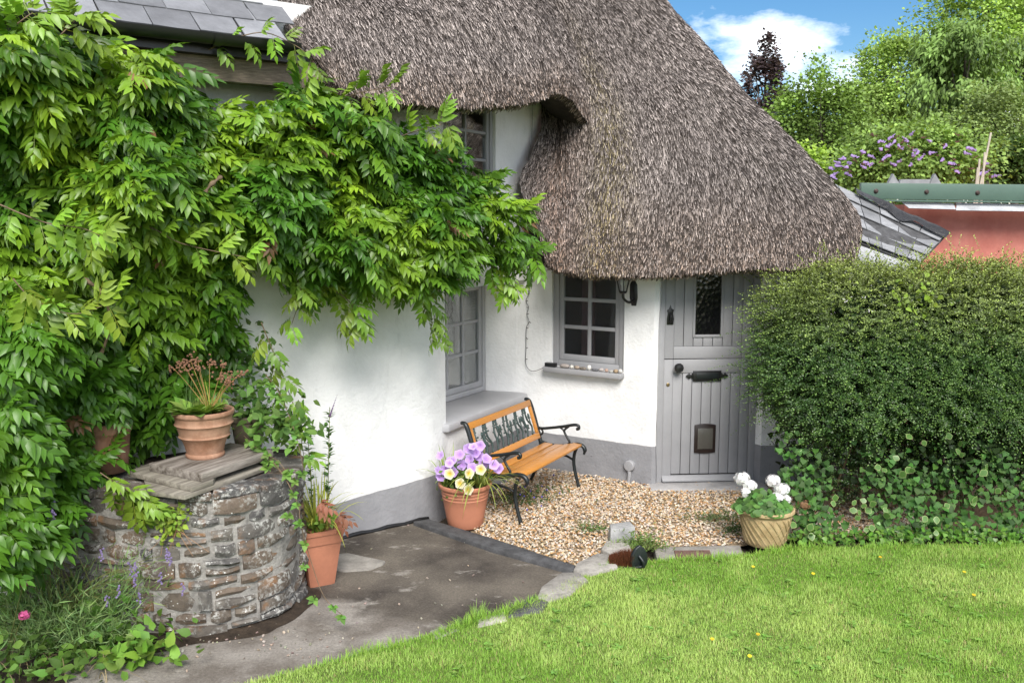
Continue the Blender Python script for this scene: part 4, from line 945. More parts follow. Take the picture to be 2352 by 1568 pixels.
# sill clutter
def sillpt(x, y): return on(x, y, pEF + nEF * .045, nEF)
M1i = M1
b = MB(M1); b.box(-.04, .075, -.07, -.02, 0.0, .035); o = b.build('battery_box', BLACKP, None, 'auto', .004); tag(o, 'small black battery box on the left end of the grey window sill', 'battery box')
for (u, r_, sz, colr, lab) in ((.155, .048, (1.5, .7, .55), (.33, .29, .27), 'large flat grey stone next to the black battery box on the sill'), (.225, .026, (1, .8, .9), (.55, .52, .48), 'small cream shell second along the sill from the battery box'),
        (.275, .03, (1.3, .8, .75), (.36, .29, .23), 'buff pebble third along the sill from the battery box'), (.335, .033, (1.5, .8, .55), (.20, .17, .14), 'dark brown flat pebble left of the tall white shell'),
        (.395, .032, (.9, .8, 1.05), (.68, .66, .62), 'tall rounded white shell in the middle of the sill'), (.450, .034, (1.5, .8, .5), (.13, .13, .14), 'dark grey pebble right of the tall white shell'),
        (.512, .03, (1.3, .8, .75), (.36, .33, .32), 'grey mottled pebble between dark pebble and pink shell'), (.560, .024, (1, .8, .9), (.52, .36, .29), 'pinkish shell near the right end of the sill'),
        (.602, .027, (1.3, .8, .6), (.42, .41, .39), 'pale flat pebble just right of the pink shell'), (.648, .029, (1.2, .8, .8), (.34, .25, .16), 'brown pebble second from the right end of the sill'), (.690, .028, (1, .8, 1), (.58, .56, .54), 'round pale shell at the right end of the sill')):
    b = MB(M1); u *= ww / .70; b.ball((u, -.045, r_ * sz[2] * .8 - .004), r_ * .8, 9, sz)
    for v in b.v: v += Vector((random.gauss(0, .0012), random.gauss(0, .0012), random.gauss(0, .001)))
    o = b.build('sill_pebble', mat('pebble_' + str(int(u * 1000)), colr, var=.35, scale=40, bump=.3), None, True); tag(o, lab, 'pebble', 'pebbles and shells along the window sill')
# fairy-light wire
def wire(pts, r, name, label, m=BLACKP, nrm=nEF, p0=pEF, off=.05, twig=True):
    P = [on(x, y, p0 + nrm * off, nrm) for x, y in pts]; b = MB(); b.tube(bez([tuple(p) for p in P], len(P) * 6), r, 5)
    if twig:
        for i, p in enumerate(P[:-4]):
            q = p + dEF * random.choice((-1, 1)) * .022 + Vector((0, 0, random.uniform(-.02, .02))); b.tube([p, q], r * 1.2, 5)
    return tag(b.build(name, m, None, True), label, 'wire')
wire([(1212, 655), (1216, 672), (1208, 690), (1214, 706), (1210, 722), (1215, 738), (1209, 752), (1208, 775), (1208, 800), (1207, 825), (1210, 842), (1222, 852), (1240, 848), (1256, 838)], .0028, 'light_string', 'thin black fairy light wire hanging on the white wall left of the window')
wire([(1224, 240), (1222, 300), (1216, 350), (1208, 390), (1196, 430)], .003, 'wall_cable', 'thin cable running down the upper white wall under the eaves', mat('cable', (.2, .2, .2), bump=0), nCE, pCE, .02, False)
# grey stone block
sp_ = gz(1425, 1244, 0); b = MB(Matrix.Translation(sp_) @ Matrix.Rotation(radians(12), 4, 'Z')); b.prism([(-.105, -.06, -.02), (.09, -.07, -.02), (.11, .06, -.02), (-.08, .08, -.02)], (.0, .01, .15))
for v in b.v[4:]: v += Vector((random.uniform(-.015, .02), random.uniform(-.01, .02), random.uniform(-.012, .012)))
tag(b.build('stone_block', mat('grey_block', (.30, .30, .30), var=.2, scale=7, bump=.6, bscale=25, dist=.012, col2=(.42, .42, .41)), None, 'auto', .006), 'squared grey stone block standing on the gravel behind the boot brush', 'stone block')
# boot brush with iron shield
bp = gz(1440, 1300, .02); brush = thing('boot_brush', 'brown bristle boot brush with dark iron shield on the lawn corner', 'boot brush', bp)
MBr = Matrix.Translation(bp) @ Matrix.Rotation(radians(-8), 4, 'Z')
b = MB(MBr); b.box(-.125, .10, -.06, .06, 0, .018); b.build('base_plate', IRON, brush, 'auto', .004)
n = 2600; P0 = np.stack([RNG.uniform(-.115, .035, n), RNG.uniform(-.055, .055, n), np.full(n, .015)], 1)
hgt = .055 + .055 * np.clip((P0[:, 0] + .115) / .1, 0, 1) * RNG.uniform(.75, 1.05, n); d = np.stack([RNG.normal(-.1, .16, n) + (P0[:, 0] + .04) * 2.5, RNG.normal(0, .16, n) + P0[:, 1] * 4, np.ones(n)], 1)
V, F, C = inst(np.array([[-.5, 0, 0], [.5, 0, 0], [0, 1, 0]]), np.array([[0, 1, 2]]), P0, frames(unit(d), RNG.normal(size=(n, 3))), np.stack([np.full(n, .004), hgt, hgt], 1), jit((.10, .032, .013), n, .5))
Rm = np.array(MBr.to_3x3()); V = V @ Rm.T + np.array(bp); npmesh('bristles', V, F, STRAW, C, brush)['kind'] = 'stuff'
MSh = MBr @ Matrix.Translation((.075, -.03, 0)) @ Matrix.Rotation(radians(-62), 4, 'Z'); b = MB(MSh @ Matrix.Translation((-.055, 0, 0))); prof = [(.0, 0), (.045, .0), (.062, .05), (.058, .10), (.035, .15), (.0, .175), (-.035, .15), (-.058, .10), (-.062, .05), (-.045, .0)]
b.prism([(.052, y_, z_) for y_, z_ in prof], (.018, .01, 0)); b.tube(bez([(.07, .0, .1), (.10, .02, .06), (.09, .03, .01)], 8), .012, 6); b.tube([(.06, -.05, .01), (.1, .0, .03), (.06, .05, .02)], .01, 6)
sh = b.build('shield', IRON, brush, 'auto', .003)
# inspection cover
b = MB(); P = [gz(x, y, .031) for x, y in ((1548, 1263), (1630, 1262), (1640, 1288), (1555, 1290))]; b.prism([p - Vector((0, 0, .02)) for p in P], (0, 0, .02))
cov = b.build('drain_cover', RUSTC, None, 'auto', .003); tag(cov, 'rusty chequered metal drain cover set in concrete at the lawn edge', 'drain cover')
b = MB(); c0, cu_, cv_ = P[3], P[2] - P[3], P[0] - P[3]
for i in range(10):
    for j in range(7):
        q = c0 + cu_ * (.05 + .1 * i) + cv_ * (.08 + .14 * j); k = 1 if (i + j) % 2 else -1; d_ = Vector((.008, .006 * k, 0)); b.tube([q - d_, q + d_], .0022, 4)
b.build('tread', RUSTC, cov)['kind'] = 'stuff'

# ================================================================== WISTERIA
def frond(nl, L, droop, seed):
    r = np.random.default_rng(seed); V, F, Cw = [], [], []; k = 0; n = nl // 2
    def rp(t): return np.array([0, t * L, -droop * L * t * t])
    for i in range(n + 1):
        t = .22 + .75 * i / n; p = rp(t); sides = (-1, 1) if i < n else (0,)
        for sd in sides:
            ang = radians(58 - 22 * t) * sd + r.normal(0, .12); d = np.array([sin(ang), cos(ang) * .85, -.08 - .42 * r.random() - droop * t * .6]); d /= np.linalg.norm(d)
            up = np.array([-.25 * sd, -.1, 1.0]) + r.normal(0, .18, 3); ll = (.098 + .03 * r.random()) * (.8 + .4 * sin(pi * min(1, t * 1.05)))
            T, TF = leaflet(1, .215 + .04 * r.random(), .05, .06 + .12 * r.random())
            R = frames(d[None], up[None])[0]; v = (T * ll) @ R.T + p + d * .006
            V.append(v); F.append(TF + k); k += len(v); b = .82 + .36 * r.random(); Cw.append(np.full((len(v), 3), b) * np.array([1, 1, 1]) * (np.array([.88, 1.05, .95, 1.05, 1.05, .95, 1.05, 1.1])[:, None]))
    st = []
    for t in (0, .35, .7, 1.0): p = rp(t); st += [p + [-.0016, 0, 0], p + [.0016, 0, 0]]
    st = np.array(st); V.append(st); F.append(np.array([[0, 1, 3], [0, 3, 2], [2, 3, 5], [2, 5, 4], [4, 5, 7], [4, 7, 6]]) + k); Cw.append(np.tile([[1.3, 1.0, .9]], (8, 1)))
    return np.concatenate(V), np.concatenate(F), np.concatenate(Cw)
FRT = [frond(nl, L, dr, 20 + i) for i, (nl, L, dr) in enumerate([(11, .27, .25), (11, .30, .45), (9, .24, .35), (13, .32, .55), (9, .22, .15), (11, .28, .7)])]
WPOLY = [(-90, 88), (60, 74), (140, 78), (170, 100), (330, 112), (405, 150), (450, 235), (560, 260), (612, 225), (690, 180), (740, 215), (790, 245), (860, 262), (930, 315), (1020, 320), (1060, 368), (1110, 385), (1150, 455), (1205, 490), (1222, 560), (1224, 610),
         (1195, 615), (1120, 590), (1050, 610), (1030, 635), (985, 655), (930, 660), (870, 645), (800, 650), (720, 630), (690, 670), (660, 620), (600, 560), (530, 560), (520, 680), (515, 770), (500, 850), (410, 930), (350, 1000), (270, 1000), (235, 1050), (215, 1090), (180, 1120), (130, 1190), (60, 1270), (0, 1300), (-90, 1320)]
DC = np.array([(-60, 100, 4.75), (0, 800, 4.75), (0, 1000, 4.6), (0, 1250, 4.45), (120, 1200, 4.75), (250, 1100, 5.02), (330, 1130, 5.0), (260, 1010, 5.45), (300, 100, 5.35), (300, 400, 5.15), (300, 700, 5.45), (360, 900, 5.85), (200, 950, 5.3),
               (520, 820, 6.1), (430, 960, 6.0), (600, 220, 5.85), (560, 450, 5.7), (540, 650, 5.95), (800, 280, 6.15), (780, 500, 6.05), (720, 680, 6.35), (1000, 380, 6.75), (1000, 550, 6.55), (980, 680, 6.75), (1120, 430, 7.15), (1130, 560, 7.1), (1215, 560, 7.5), (1200, 620, 7.55)])
def wy(x, y):
    d2 = (x[:, None] - DC[None, :, 0]) ** 2 + (y[:, None] - DC[None, :, 1]) ** 2; w_ = 1 / (d2 + 900) ** 1.6; return (w_ * DC[None, :, 2]).sum(1) / w_.sum(1)
def atv(x, y, Y):
    a = (x - CX) / FPX; b = (CY - y) / FPX; dy = cP + b * sP; dz = -sP + b * cP; t = Y / dy; return np.stack([a * t, Y, CAMH + dz * t], 1)
NF = 7600
q = sample_poly(WPOLY, NF); x, y = q[:, 0], q[:, 1]
lump = vnoise(np.stack([x / 95, y / 80, 0 * x], 1), 3)
lay = RNG.random(NF) ** 1.3
Y = wy(x, y) + lay * .55 - (lump - .5) * .42
_k = ~((x > 185) & (x < 320) & (y > 915) & (y < 1110) & (Y < 5.85) & (RNG.random(NF) < .92)) & ~((x > 420) & (x < 610) & (y < 235)); x, y, lump, lay, Y = x[_k], y[_k], lump[_k], lay[_k], Y[_k]; NF = len(x)
P = atv(x, y, Y)
wside = np.clip((x - 700) / 500, 0, 1)[:, None]
outw = unit(np.array([.50, -.87, 0]) * (1 - wside) + np.array([.78, -.62, 0]) * wside)
tang = np.stack([-outw[:, 1], outw[:, 0], 0 * x], 1)
d = outw * RNG.uniform(.2, .8, (NF, 1)) + tang * RNG.normal(.15, .55, (NF, 1)) + np.array([0, 0, 1.]) * RNG.normal(-.12, .35, (NF, 1))
up = outw * .55 + np.array([0, 0, 1.]) + RNG.normal(0, .25, (NF, 3))
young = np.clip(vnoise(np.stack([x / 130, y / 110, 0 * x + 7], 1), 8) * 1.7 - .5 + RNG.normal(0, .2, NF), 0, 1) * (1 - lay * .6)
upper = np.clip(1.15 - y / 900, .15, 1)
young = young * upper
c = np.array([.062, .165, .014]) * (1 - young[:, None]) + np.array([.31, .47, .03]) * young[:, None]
c = c * (1 + RNG.normal(0, .16, (NF, 1))); rs_ = RNG.random(NF) < .007; c[rs_] = [.24, .13, .06]
wist = thing('wisteria', 'huge leafy green wisteria smothering the left wing and corner of the cottage', 'climber', (-2.6, 5.4, 0))
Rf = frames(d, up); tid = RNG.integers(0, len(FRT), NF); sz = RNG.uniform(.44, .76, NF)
score = Y + lay * 3 + (x < 0) * 9 + (y < 20) * 3
order = np.argsort(score); solo = order[:290]
LC = [np.array(k) for k in ((.075, .185, .015), (.15, .28, .018), (.24, .39, .025), (.34, .50, .03))]; LM = {}
for i in solo:
    ci = int(np.argmin([np.abs(k - c[i]).sum() for k in LC])); key = (int(tid[i]), ci)
    if key not in LM:
        T, F, Cw = FRT[key[0]]; o = npmesh('leaf', T, F, LEAF, np.clip(Cw * LC[ci], 0, 1), wist, True); LM[key] = o.data
    else:
        o = bpy.data.objects.new('leaf', LM[key]); COL.objects.link(o); o.parent = wist
    M = Matrix([[*(Rf[i][r] * sz[i]), P[i][r] - wist.location[r]] for r in range(3)] + [[0, 0, 0, 1]]); o.matrix_parent_inverse = Matrix.Identity(4); o.matrix_basis = M
parts = []; rest = np.setdiff1d(np.arange(NF), solo)
for k, (T, F, Cw) in enumerate(FRT):
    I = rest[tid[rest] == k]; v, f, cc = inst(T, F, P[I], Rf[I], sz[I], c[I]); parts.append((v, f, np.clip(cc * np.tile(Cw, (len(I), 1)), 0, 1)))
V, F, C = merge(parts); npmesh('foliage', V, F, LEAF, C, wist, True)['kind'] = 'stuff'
# straggling shoots: path in the picture plane sheet with its own depth, fronds along it
b = MB(); sp = []
SHOOTS = [([(470, 120), (520, 95), (600, 75), (660, 95), (712, 130), (722, 165)], 5.95, [(480, 60), (530, 40), (600, 50), (660, 70), (690, 110), (720, 150)]),
          ([(760, 240), (820, 215), (870, 205), (900, 200)], 6.2, None), ([(900, 320), (960, 300), (1000, 290), (1025, 282)], 6.55, None),
          ([(560, 560), (640, 600), (690, 660), (670, 745)], 6.1, None), ([(720, 640), (800, 690), (820, 740)], 6.3, None), ([(950, 640), (985, 690), (1000, 735), (1005, 775)], 6.8, None),
          ([(1120, 600), (1160, 640), (1175, 665)], 7.35, None), ([(200, 540), (330, 520), (420, 560), (560, 590)], 5.2, None), ([(0, 470), (100, 510), (190, 525), (235, 545)], 4.6, None), ([(30, 640), (90, 700), (180, 720), (260, 690)], 4.7, None),
          ([(600, 740), (640, 840), (680, 950), (700, 1060)], 6.0, None), ([(230, 1085), (275, 1115), (315, 1140), (345, 1165)], 4.98, None), ([(40, 55), (60, 40), (75, 30)], 4.75, None), ([(140, 80), (170, 50), (180, 35)], 5.0, None)]
for pts, Yd, _ in SHOOTS:
    W_ = [at(x_, y_, Yd + .02 * k) for k, (x_, y_) in enumerate(pts)]; path = bez([tuple(w_) for w_ in W_], 24); b = MB(); b.tube(path, .0042, 5, .002); b.build('shoot', STEM, wist, True)
    for k in range(3, 24, 2): sp.append((path[k], Vector(path[min(k + 1, 23)]) - Vector(path[k - 1])))
for pts in ([(150, 700, 5.6), (170, 520, 5.4), (150, 400, 5.3)], [(330, 900, 6.1), (350, 700, 5.8), (320, 500, 5.5), (380, 300, 5.6)], [(505, 760, 6.3), (500, 640, 6.2), (515, 500, 6.1)], [(450, 480, 5.5), (480, 430, 5.5), (510, 405, 5.55)], [(190, 640, 5.2), (240, 680, 5.25), (250, 760, 5.3), (215, 850, 5.35)], [(620, 640, 6.3), (640, 560, 6.2), (700, 500, 6.2), (900, 560, 6.5)]):
    b = MB(); b.tube(bez([tuple(at(*p)) for p in pts], 24), [.012 + .005 * sin(i) for i in range(24)], 7); b.build('stem', STEM, wist, True)
n = len(sp); Ps = np.array([s_[0] for s_ in sp]); dd = unit(np.array([tuple(s_[1]) for s_ in sp])); sd = np.where(np.arange(n) % 2 == 0, 1, -1)[:, None]
dd = unit(dd * .5 + np.cross(dd, np.array([0, -1., 0])) * sd * .6 + RNG.normal(0, .2, (n, 3)) + np.array([0, -.3, -.1])); upn = np.array([0, -.5, 1.]) + RNG.normal(0, .2, (n, 3))
parts = []
for k in (2, 4):
    I = np.arange(n)[np.arange(n) % 2 == (k == 4)]; T, F, Cw = FRT[k]; v, f, cc = inst(T, F, Ps[I], frames(dd, upn)[I], RNG.uniform(.45, .75, len(I)), jit((.17, .29, .03), len(I), .3)); parts.append((v, f, np.clip(cc * np.tile(Cw, (len(I), 1)), 0, 1)))
V, F, C = merge(parts); npmesh('shoot_foliage', V, F, LEAF, C, wist, True)['kind'] = 'stuff'

# ================================================================== PLANTS AT THE LOWER LEFT
def plant(name, label, cat, base, parts, m=LEAFS, stems=None, group=None, pname='foliage'):
    t = thing(name, label, cat, base, group); V, F, C = merge(parts); npmesh(pname, V, F, m, C, t, True)['kind'] = 'stuff'
    if stems: stems.build('stem', GSTEM, t)
    return t
lb = gz(150, 1490, 0); pr = []; sm = MB(); tips = []
for k in range(560):
    a = random.uniform(0, 2 * pi); l = random.uniform(.28, .72); o = Vector((cos(a) * l * .75, sin(a) * l * .45 - .05, l * random.uniform(.55, 1.1))); tips.append((lb + Vector((random.gauss(0, .08), random.gauss(0, .06), 0)), o))
for p0, o in tips:
    K = 9; t = np.linspace(.25, 1, K)[:, None]; P_ = np.array(p0) + t * np.array(o) + np.array([0, 0, -.12]) * t * t; pr.append(leaves(P_, unit(np.array(o)[None] * .9 + RNG.normal(0, .28, (K, 3))), RNG.normal(size=(K, 3)), RNG.uniform(.045, .09, K), .2, jit((.21, .32, .12), K, .3)))
for k in range(26):
    x_, y_ = random.choice([(330, 1330), (60, 1110), (30, 1140), (440, 1290), (290, 1350), (150, 1200), (90, 1180), (10, 1080), (250, 1300), (340, 1230)]); q_ = at(x_ + random.gauss(0, 40), y_ + random.gauss(0, 30), random.uniform(4.6, 4.9)); stalk(sm, lb + Vector((random.gauss(0, .1), 0, .25)), q_, .0022, .12); tips[k] = q_
lav = plant('lavender', 'grey-green lavender bush sprawling in the lower left corner', 'shrub', lb, pr, LEAFS, sm)
LAVF = mat('lavender_flower', (.22, .17, .33), var=.35, scale=60, bump=0)
for q_ in tips[:26]:
    b = MB()
    for j in range(9): b.ball(q_ + Vector((random.gauss(0, .006), random.gauss(0, .006), j * .008 - .03)), .0065, 5)
    b.build('flower_spike', LAVF, lav)
# soft green ground plants around the lavender and along the pier foot
def mound(base, n, rad, L, colr, wr=1.5, up=.3, T=LT, F=LTF): 
    P_ = np.array(base) + RNG.normal(size=(n, 3)) * np.array(rad); P_[:, 2] = np.abs(P_[:, 2] - base[2]) + base[2] + .01
    return leaves(P_, rdir(n, up), RNG.normal(size=(n, 3)) * .45 + np.array([0, -.5, 1.]), RNG.uniform(*L, n), wr, jit(colr, n, .4), T, F)
plant('leafy_weeds', 'broad-leaved green weeds growing round the lavender', 'weeds', gz(60, 1420, 0), [mound(gz(20, 1400, 0) + Vector((0, 0, .05)), 700, (.32, .2, .33), (.05, .11), (.10, .22, .03)), mound(gz(230, 1490, 0), 300, (.2, .12, .14), (.04, .09), (.12, .24, .04)), mound(gz(60, 1545, 0), 260, (.25, .1, .1), (.04, .08), (.10, .19, .035)), mound(gz(330, 1520, .02), 70, (.1, .06, .08), (.06, .10), (.16, .29, .04))])
pr = []
for k in range(45):
    a = random.uniform(0, 6.28); l = random.uniform(.15, .4); p0 = Vector(gz(random.uniform(-20, 260), random.uniform(1500, 1580), .0)); V_ = blades(p0, 1, (l, l), 1.2, (.30, .24, .14), .006, 1.0); pr.append(V_)
plant('dead_grass', 'tangle of straw-coloured dead stems at the bottom left corner', 'dead grass', gz(120, 1540, 0), pr)
for lab, (x_, y_) in (('higher pink valerian flower head at the left edge above the lavender', (55, 1338)), ('lower pink valerian flower head in front of the lavender', (56, 1412))):
    q_ = at(x_, y_, 4.55); t = thing('valerian_flower', lab, 'flower', gz(x_ - 30, 1520, 0), 'pink valerian flowers'); floret_head(q_, .028, 60, (.60, .13, .30), 'flower_head', t, .009)
    b = MB(); stalk(b, gz(x_ - 40, 1520, 0), q_, .004, .05); b.build('stem', GSTEM, t)
bt = thing('ivy_tuft', 'small yellow-green tuft growing out of the stone wall face', 'plant', at(395, 1205, 5.1)); cpt = at(395, 1200, 5.09)
n = 130; P_ = np.array(cpt) + RNG.normal(size=(n, 3)) * np.array([.05, .025, .05]); v_ = leaves(P_, rdir(n, -.2), RNG.normal(size=(n, 3)) * .4 + np.array([0, -1., .5]), RNG.uniform(.022, .04, n), 1.9, jit((.22, .32, .04), n, .35)); npmesh('foliage', *v_[:2], LEAFS, v_[2], bt, True)['kind'] = 'stuff'
b = MB()
for k in range(9): stalk(b, cpt + Vector((random.gauss(0, .03), .02, -.03)), cpt + Vector((random.gauss(0, .08), -.02, -.16 + random.gauss(0, .03))), .0018)
b.build('dry_runner', mat('runner', (.33, .19, .10), bump=0), bt)
# bramble runners over the right shoulder of the pier and down to the path
bram = thing('bramble', 'thorny bramble runner trailing over the right side of the stone wall', 'bramble', gz(700, 1390, 0)); b = MB(); pr = []
for pts in ([(600, 1030, 5.7), (650, 1090, 5.45), (685, 1160, 5.35), (690, 1200, 5.3), (715, 1290, 5.3), (745, 1370, 5.25), (790, 1415, 5.2)], [(610, 860, 6.0), (640, 900, 5.9), (670, 970, 5.7), (690, 1040, 5.6), (700, 1100, 5.55)], [(560, 1000, 5.8), (600, 1040, 5.65), (640, 1060, 5.5), (680, 1120, 5.4)]):
    W_ = bez([tuple(at(*p)) for p in pts], 30); b = MB(); b.tube(W_, .004, 5, .002); b.build('stem', STEM, bram, True)
    for k in range(2, 30, 3):
        p_ = np.array(W_[k]); n = 5; a0 = RNG.random() * 6.3; az = a0 + np.array([0, 1.2, 2.4, 3.6, 5.0]); dd_ = unit(np.stack([np.cos(az) * .8, -.6 + 0 * az, np.sin(az) * .6], 1))
        pr.append(leaves(np.tile(p_ + np.array([RNG.normal(0, .03), -.02, RNG.normal(0, .03)]), (n, 1)), dd_, np.array([0, -.8, .8]) + RNG.normal(0, .15, (n, 3)), RNG.uniform(.03, .055, n), 1.6, jit((.13, .25, .05), n, .3)))
q_ = merge(pr); npmesh('foliage', q_[0], q_[1], LEAFS, q_[2], bram, True)['kind'] = 'stuff'
pr = [mound(at(640, 1010, 5.85), 260, (.12, .12, .12), (.045, .085), (.11, .21, .045)), mound(at(565, 870, 6.25), 150, (.1, .1, .16), (.04, .08), (.10, .20, .045))]
plant('pier_shrub', 'loose leafy shrub behind the old dark pot against the white wall', 'shrub', at(620, 1060, 6.0), pr)
pr = []
for x_, y_, Yd in ((728, 1150, 5.72), (770, 1180, 5.75)):
    T, F, Cw = FRT[2]; n = 2; v, f, cc = inst(T, F, np.tile(np.array(at(x_, y_, Yd)), (n, 1)), frames(unit(np.array([[.5, -.4, -.6], [.8, -.3, -.2]]) + RNG.normal(0, .15, (n, 3))), np.array([0, -.6, 1.]) + np.zeros((n, 3))), np.full(n, .5), jit((.24, .10, .065), n, .3)); pr.append((v, f, cc))
plant('copper_seedling', 'copper-red young leaves drooping over the square planter', 'seedling', sqc + Vector((-.05, .1, .35)), pr)
# small plants on the gravel
for nm, lab, (x_, y_), n, rad, L, colr in (('under_bench_plant', 'dark low creeping plant with blue flowers under the bench', (1200, 1150), 700, (.2, .14, .05), (.02, .045), (.045, .085, .02)),
        ('stone_side_plant', 'feathery green tuft right of the grey stone block', (1478, 1262), 520, (.09, .05, .055), (.02, .05), (.13, .19, .05)), ('stone_side_plant', 'small dark tuft left of the grey stone block', (1360, 1220), 200, (.07, .035, .025), (.02, .04), (.10, .17, .05)),
        ('creeping_rosemary', 'spindly creeping plant reaching over the gravel beside the geranium pot', (1650, 1195), 420, (.13, .05, .03), (.02, .045), (.13, .17, .07)), ('creeping_rosemary', 'dark leafy sprig low at the left foot of the geranium pot', (1690, 1225), 160, (.06, .05, .04), (.025, .05), (.06, .11, .03))):
    plant(nm, lab, 'plant', gz(x_, y_, 0), [mound(gz(x_, y_, .0), n, rad, L, colr, .55, .3)])
b = MB()
for k in range(16): b.ball(gz(random.gauss(1225, 35), random.gauss(1120, 18), .10), .008, 6)
ubp = bpy.data.objects['under_bench_plant']; b.build('blue_flowers', mat('bluebell', (.12, .09, .42), bump=0), ubp)
plant('grass_edge_tuft', 'tuft of tall grass at the path edge beside the dark slate kerb', 'grass tuft', gz(1100, 1420, 0), [blades(gz(1098, 1418, .02), 60, (.06, .14), .7, (.20, .32, .07), .004, .5)])
plant('grass_edge_tuft', 'grass tuft between the boot brush and the grey stone block', 'grass tuft', gz(1440, 1262, 0), [blades(gz(1440, 1262, .02) + Vector((random.gauss(0, .08), 0, 0)), 14, (.05, .12), .8, (.18, .29, .06), .004, .5) for _ in range(9)])

# ================================================================== GRAVEL
ico = bmesh.new(); bmesh.ops.create_icosphere(ico, subdivisions=1, radius=1); IV = np.array([v.co[:] for v in ico.verts]); IF = np.array([[v.index for v in f.verts] for f in ico.faces]); ico.free()
n = 17500; q = sample_poly([(p.x, p.y) for p in GRAVP], n * 2); q = q[(q[:, 0] < 3.4)][:n]; n = len(q)
mound_z = .03 * vnoise(np.stack([q[:, 0] * 1.5, q[:, 1] * 1.5, 0 * q[:, 0]], 1), 4)
P = np.stack([q[:, 0], q[:, 1], -.014 + mound_z + RNG.random(n) * .012], 1)
cols = np.array([(.56, .44, .31), (.48, .29, .13), (.60, .52, .42), (.40, .22, .09), (.28, .24, .21), (.66, .60, .52), (.50, .37, .24)]); ci = RNG.choice(7, n, p=[.24, .16, .19, .08, .1, .11, .12])
T = IV * (1 + .18 * (vnoise(IV * 3 + 5, 2) - .5)[:, None] * 2)
sz = RNG.uniform(.007, .0135, n); V, F, C = inst(T, IF, P, frames(rdir(n) * np.array([1, 1, .35]), np.array([0, 0, 1.]) + RNG.normal(0, .25, (n, 3))), np.stack([sz * RNG.uniform(.55, .9, n), sz * 1.15, sz * RNG.uniform(.35, .6, n)], 1), jit(cols[ci] * .97, n, .2, .05))
g = npmesh('gravel', V, F, PEB, C); tag(g, 'tan and cream pea gravel covering the corner by the bench', 'gravel', None, 'stuff')

n = 140; q = np.concatenate([sample_poly([(p.x, p.y) for p in PATHP], 60), np.array([tuple((gz(random.gauss(560, 110), random.gauss(1470, 22)))[:2]) for _ in range(80)])]); szp = RNG.uniform(.004, .011, n)
V, F, C = inst(T, IF, np.concatenate([q, np.full((n, 1), .006)], 1), frames(rdir(n), rdir(n, 1)), np.stack([szp, szp * 1.2, szp * .6], 1), jit((.28, .24, .19), n, .5)); tag(npmesh('loose_grit', V, F, PEB, C), 'loose bits of grit scattered on the path', 'grit', None, 'stuff')
# ================================================================== GRASS
n = 420000; Xg = RNG.uniform(-2.3, 4.6, n); Yg = RNG.uniform(3.9, 6.85, n); k = (np.abs(Xg) < .62 * Yg + .25) & inpoly(np.stack([Xg, Yg], 1), [(p.x, p.y) for p in LAWNP])
Xg, Yg = Xg[k], Yg[k]; keep = RNG.random(len(Xg)) < np.clip(1.25 - (Yg - 4.4) * .12, .5, 1); Xg, Yg = Xg[keep][:200000], Yg[keep][:200000]; n = len(Xg)
pt = np.stack([Xg, Yg, 0 * Xg], 1); z1_, z2_, z3_ = vnoise(pt * 1.7, 1), vnoise(pt * 5, 2), vnoise(pt * 13, 3)
L = RNG.uniform(.014, .036, n) * (.55 + .9 * z2_); az = RNG.random(n) * 6.28 + z3_ * 3; lean = np.abs(RNG.normal(.75, .5, n))
d = unit(np.stack([np.cos(az) * lean, np.sin(az) * lean, np.ones(n)], 1))
mixg = np.clip((z1_ - .5) * 1.1 + (z2_ - .5) * 1.2 + .48 + RNG.normal(0, .18, n), 0, 1)[:, None]
c = np.array([.225, .415, .058]) * (1 - mixg) + np.array([.46, .60, .18]) * mixg; dry = RNG.random(n) < .06; c[dry] = np.array([.42, .36, .17]); c *= (1 + RNG.normal(0, .13, (n, 1)))
V, F, C = inst(BLADE, BLADF, np.stack([Xg, Yg, np.full(n, .028)], 1), frames(d, np.stack([np.cos(az), np.sin(az), 0 * az], 1)), np.stack([RNG.uniform(.0024, .0048, n), L, L * RNG.uniform(-1.5, 1, n)], 1), np.clip(c, 0, 1))
eb = resample(np.array([tuple(p[:2]) for p in LAWNP[:16]]), 2600); m_ = len(eb); eb = np.repeat(eb, 3, 0) + RNG.normal(0, .022, (m_ * 3, 2)); m_ *= 3; az = RNG.random(m_) * 6.28; le = RNG.uniform(.025, .07, m_) * (.4 + 1.2 * vnoise(np.concatenate([eb * 4, np.zeros((m_, 1))], 1), 6)); ln3 = np.abs(RNG.normal(.6, .4, m_))
Ve, Fe, Ce = inst(BLADE, BLADF, np.concatenate([eb, np.full((m_, 1), .02)], 1), frames(unit(np.stack([np.cos(az) * ln3, np.sin(az) * ln3 - .1, np.ones(m_)], 1)), np.stack([np.cos(az), np.sin(az), 0 * az], 1)), np.stack([RNG.uniform(.003, .005, m_), le, le * .8], 1), jit((.27, .45, .075), m_, .3))
V, F, C = merge([(V, F, np.clip(C, 0, 1)), (Ve, Fe, Ce)])
g = npmesh('grass', V, F, GRASS, C, None, True); tag(g, 'short bright green lawn grass', 'grass', None, 'stuff')
n = 150; q = sample_poly([(-.6, 4.3), (3.4, 4.3), (3.6, 6.5), (1.2, 6.25), (0, 5.3)], n); pr = []
for X0, Y0 in q:
    k = RNG.integers(5, 11); a = RNG.random(k) * 6.3; pr.append(leaves(np.tile([X0, Y0, .04], (k, 1)) + RNG.normal(0, .012, (k, 3)) * [1, 1, .3], unit(np.stack([np.cos(a), np.sin(a), .35 + 0 * a], 1)), np.array([0, 0, 1.]) + np.zeros((k, 3)), RNG.uniform(.018, .04, k), 1.6, jit((.22, .38, .08), k, .3)))
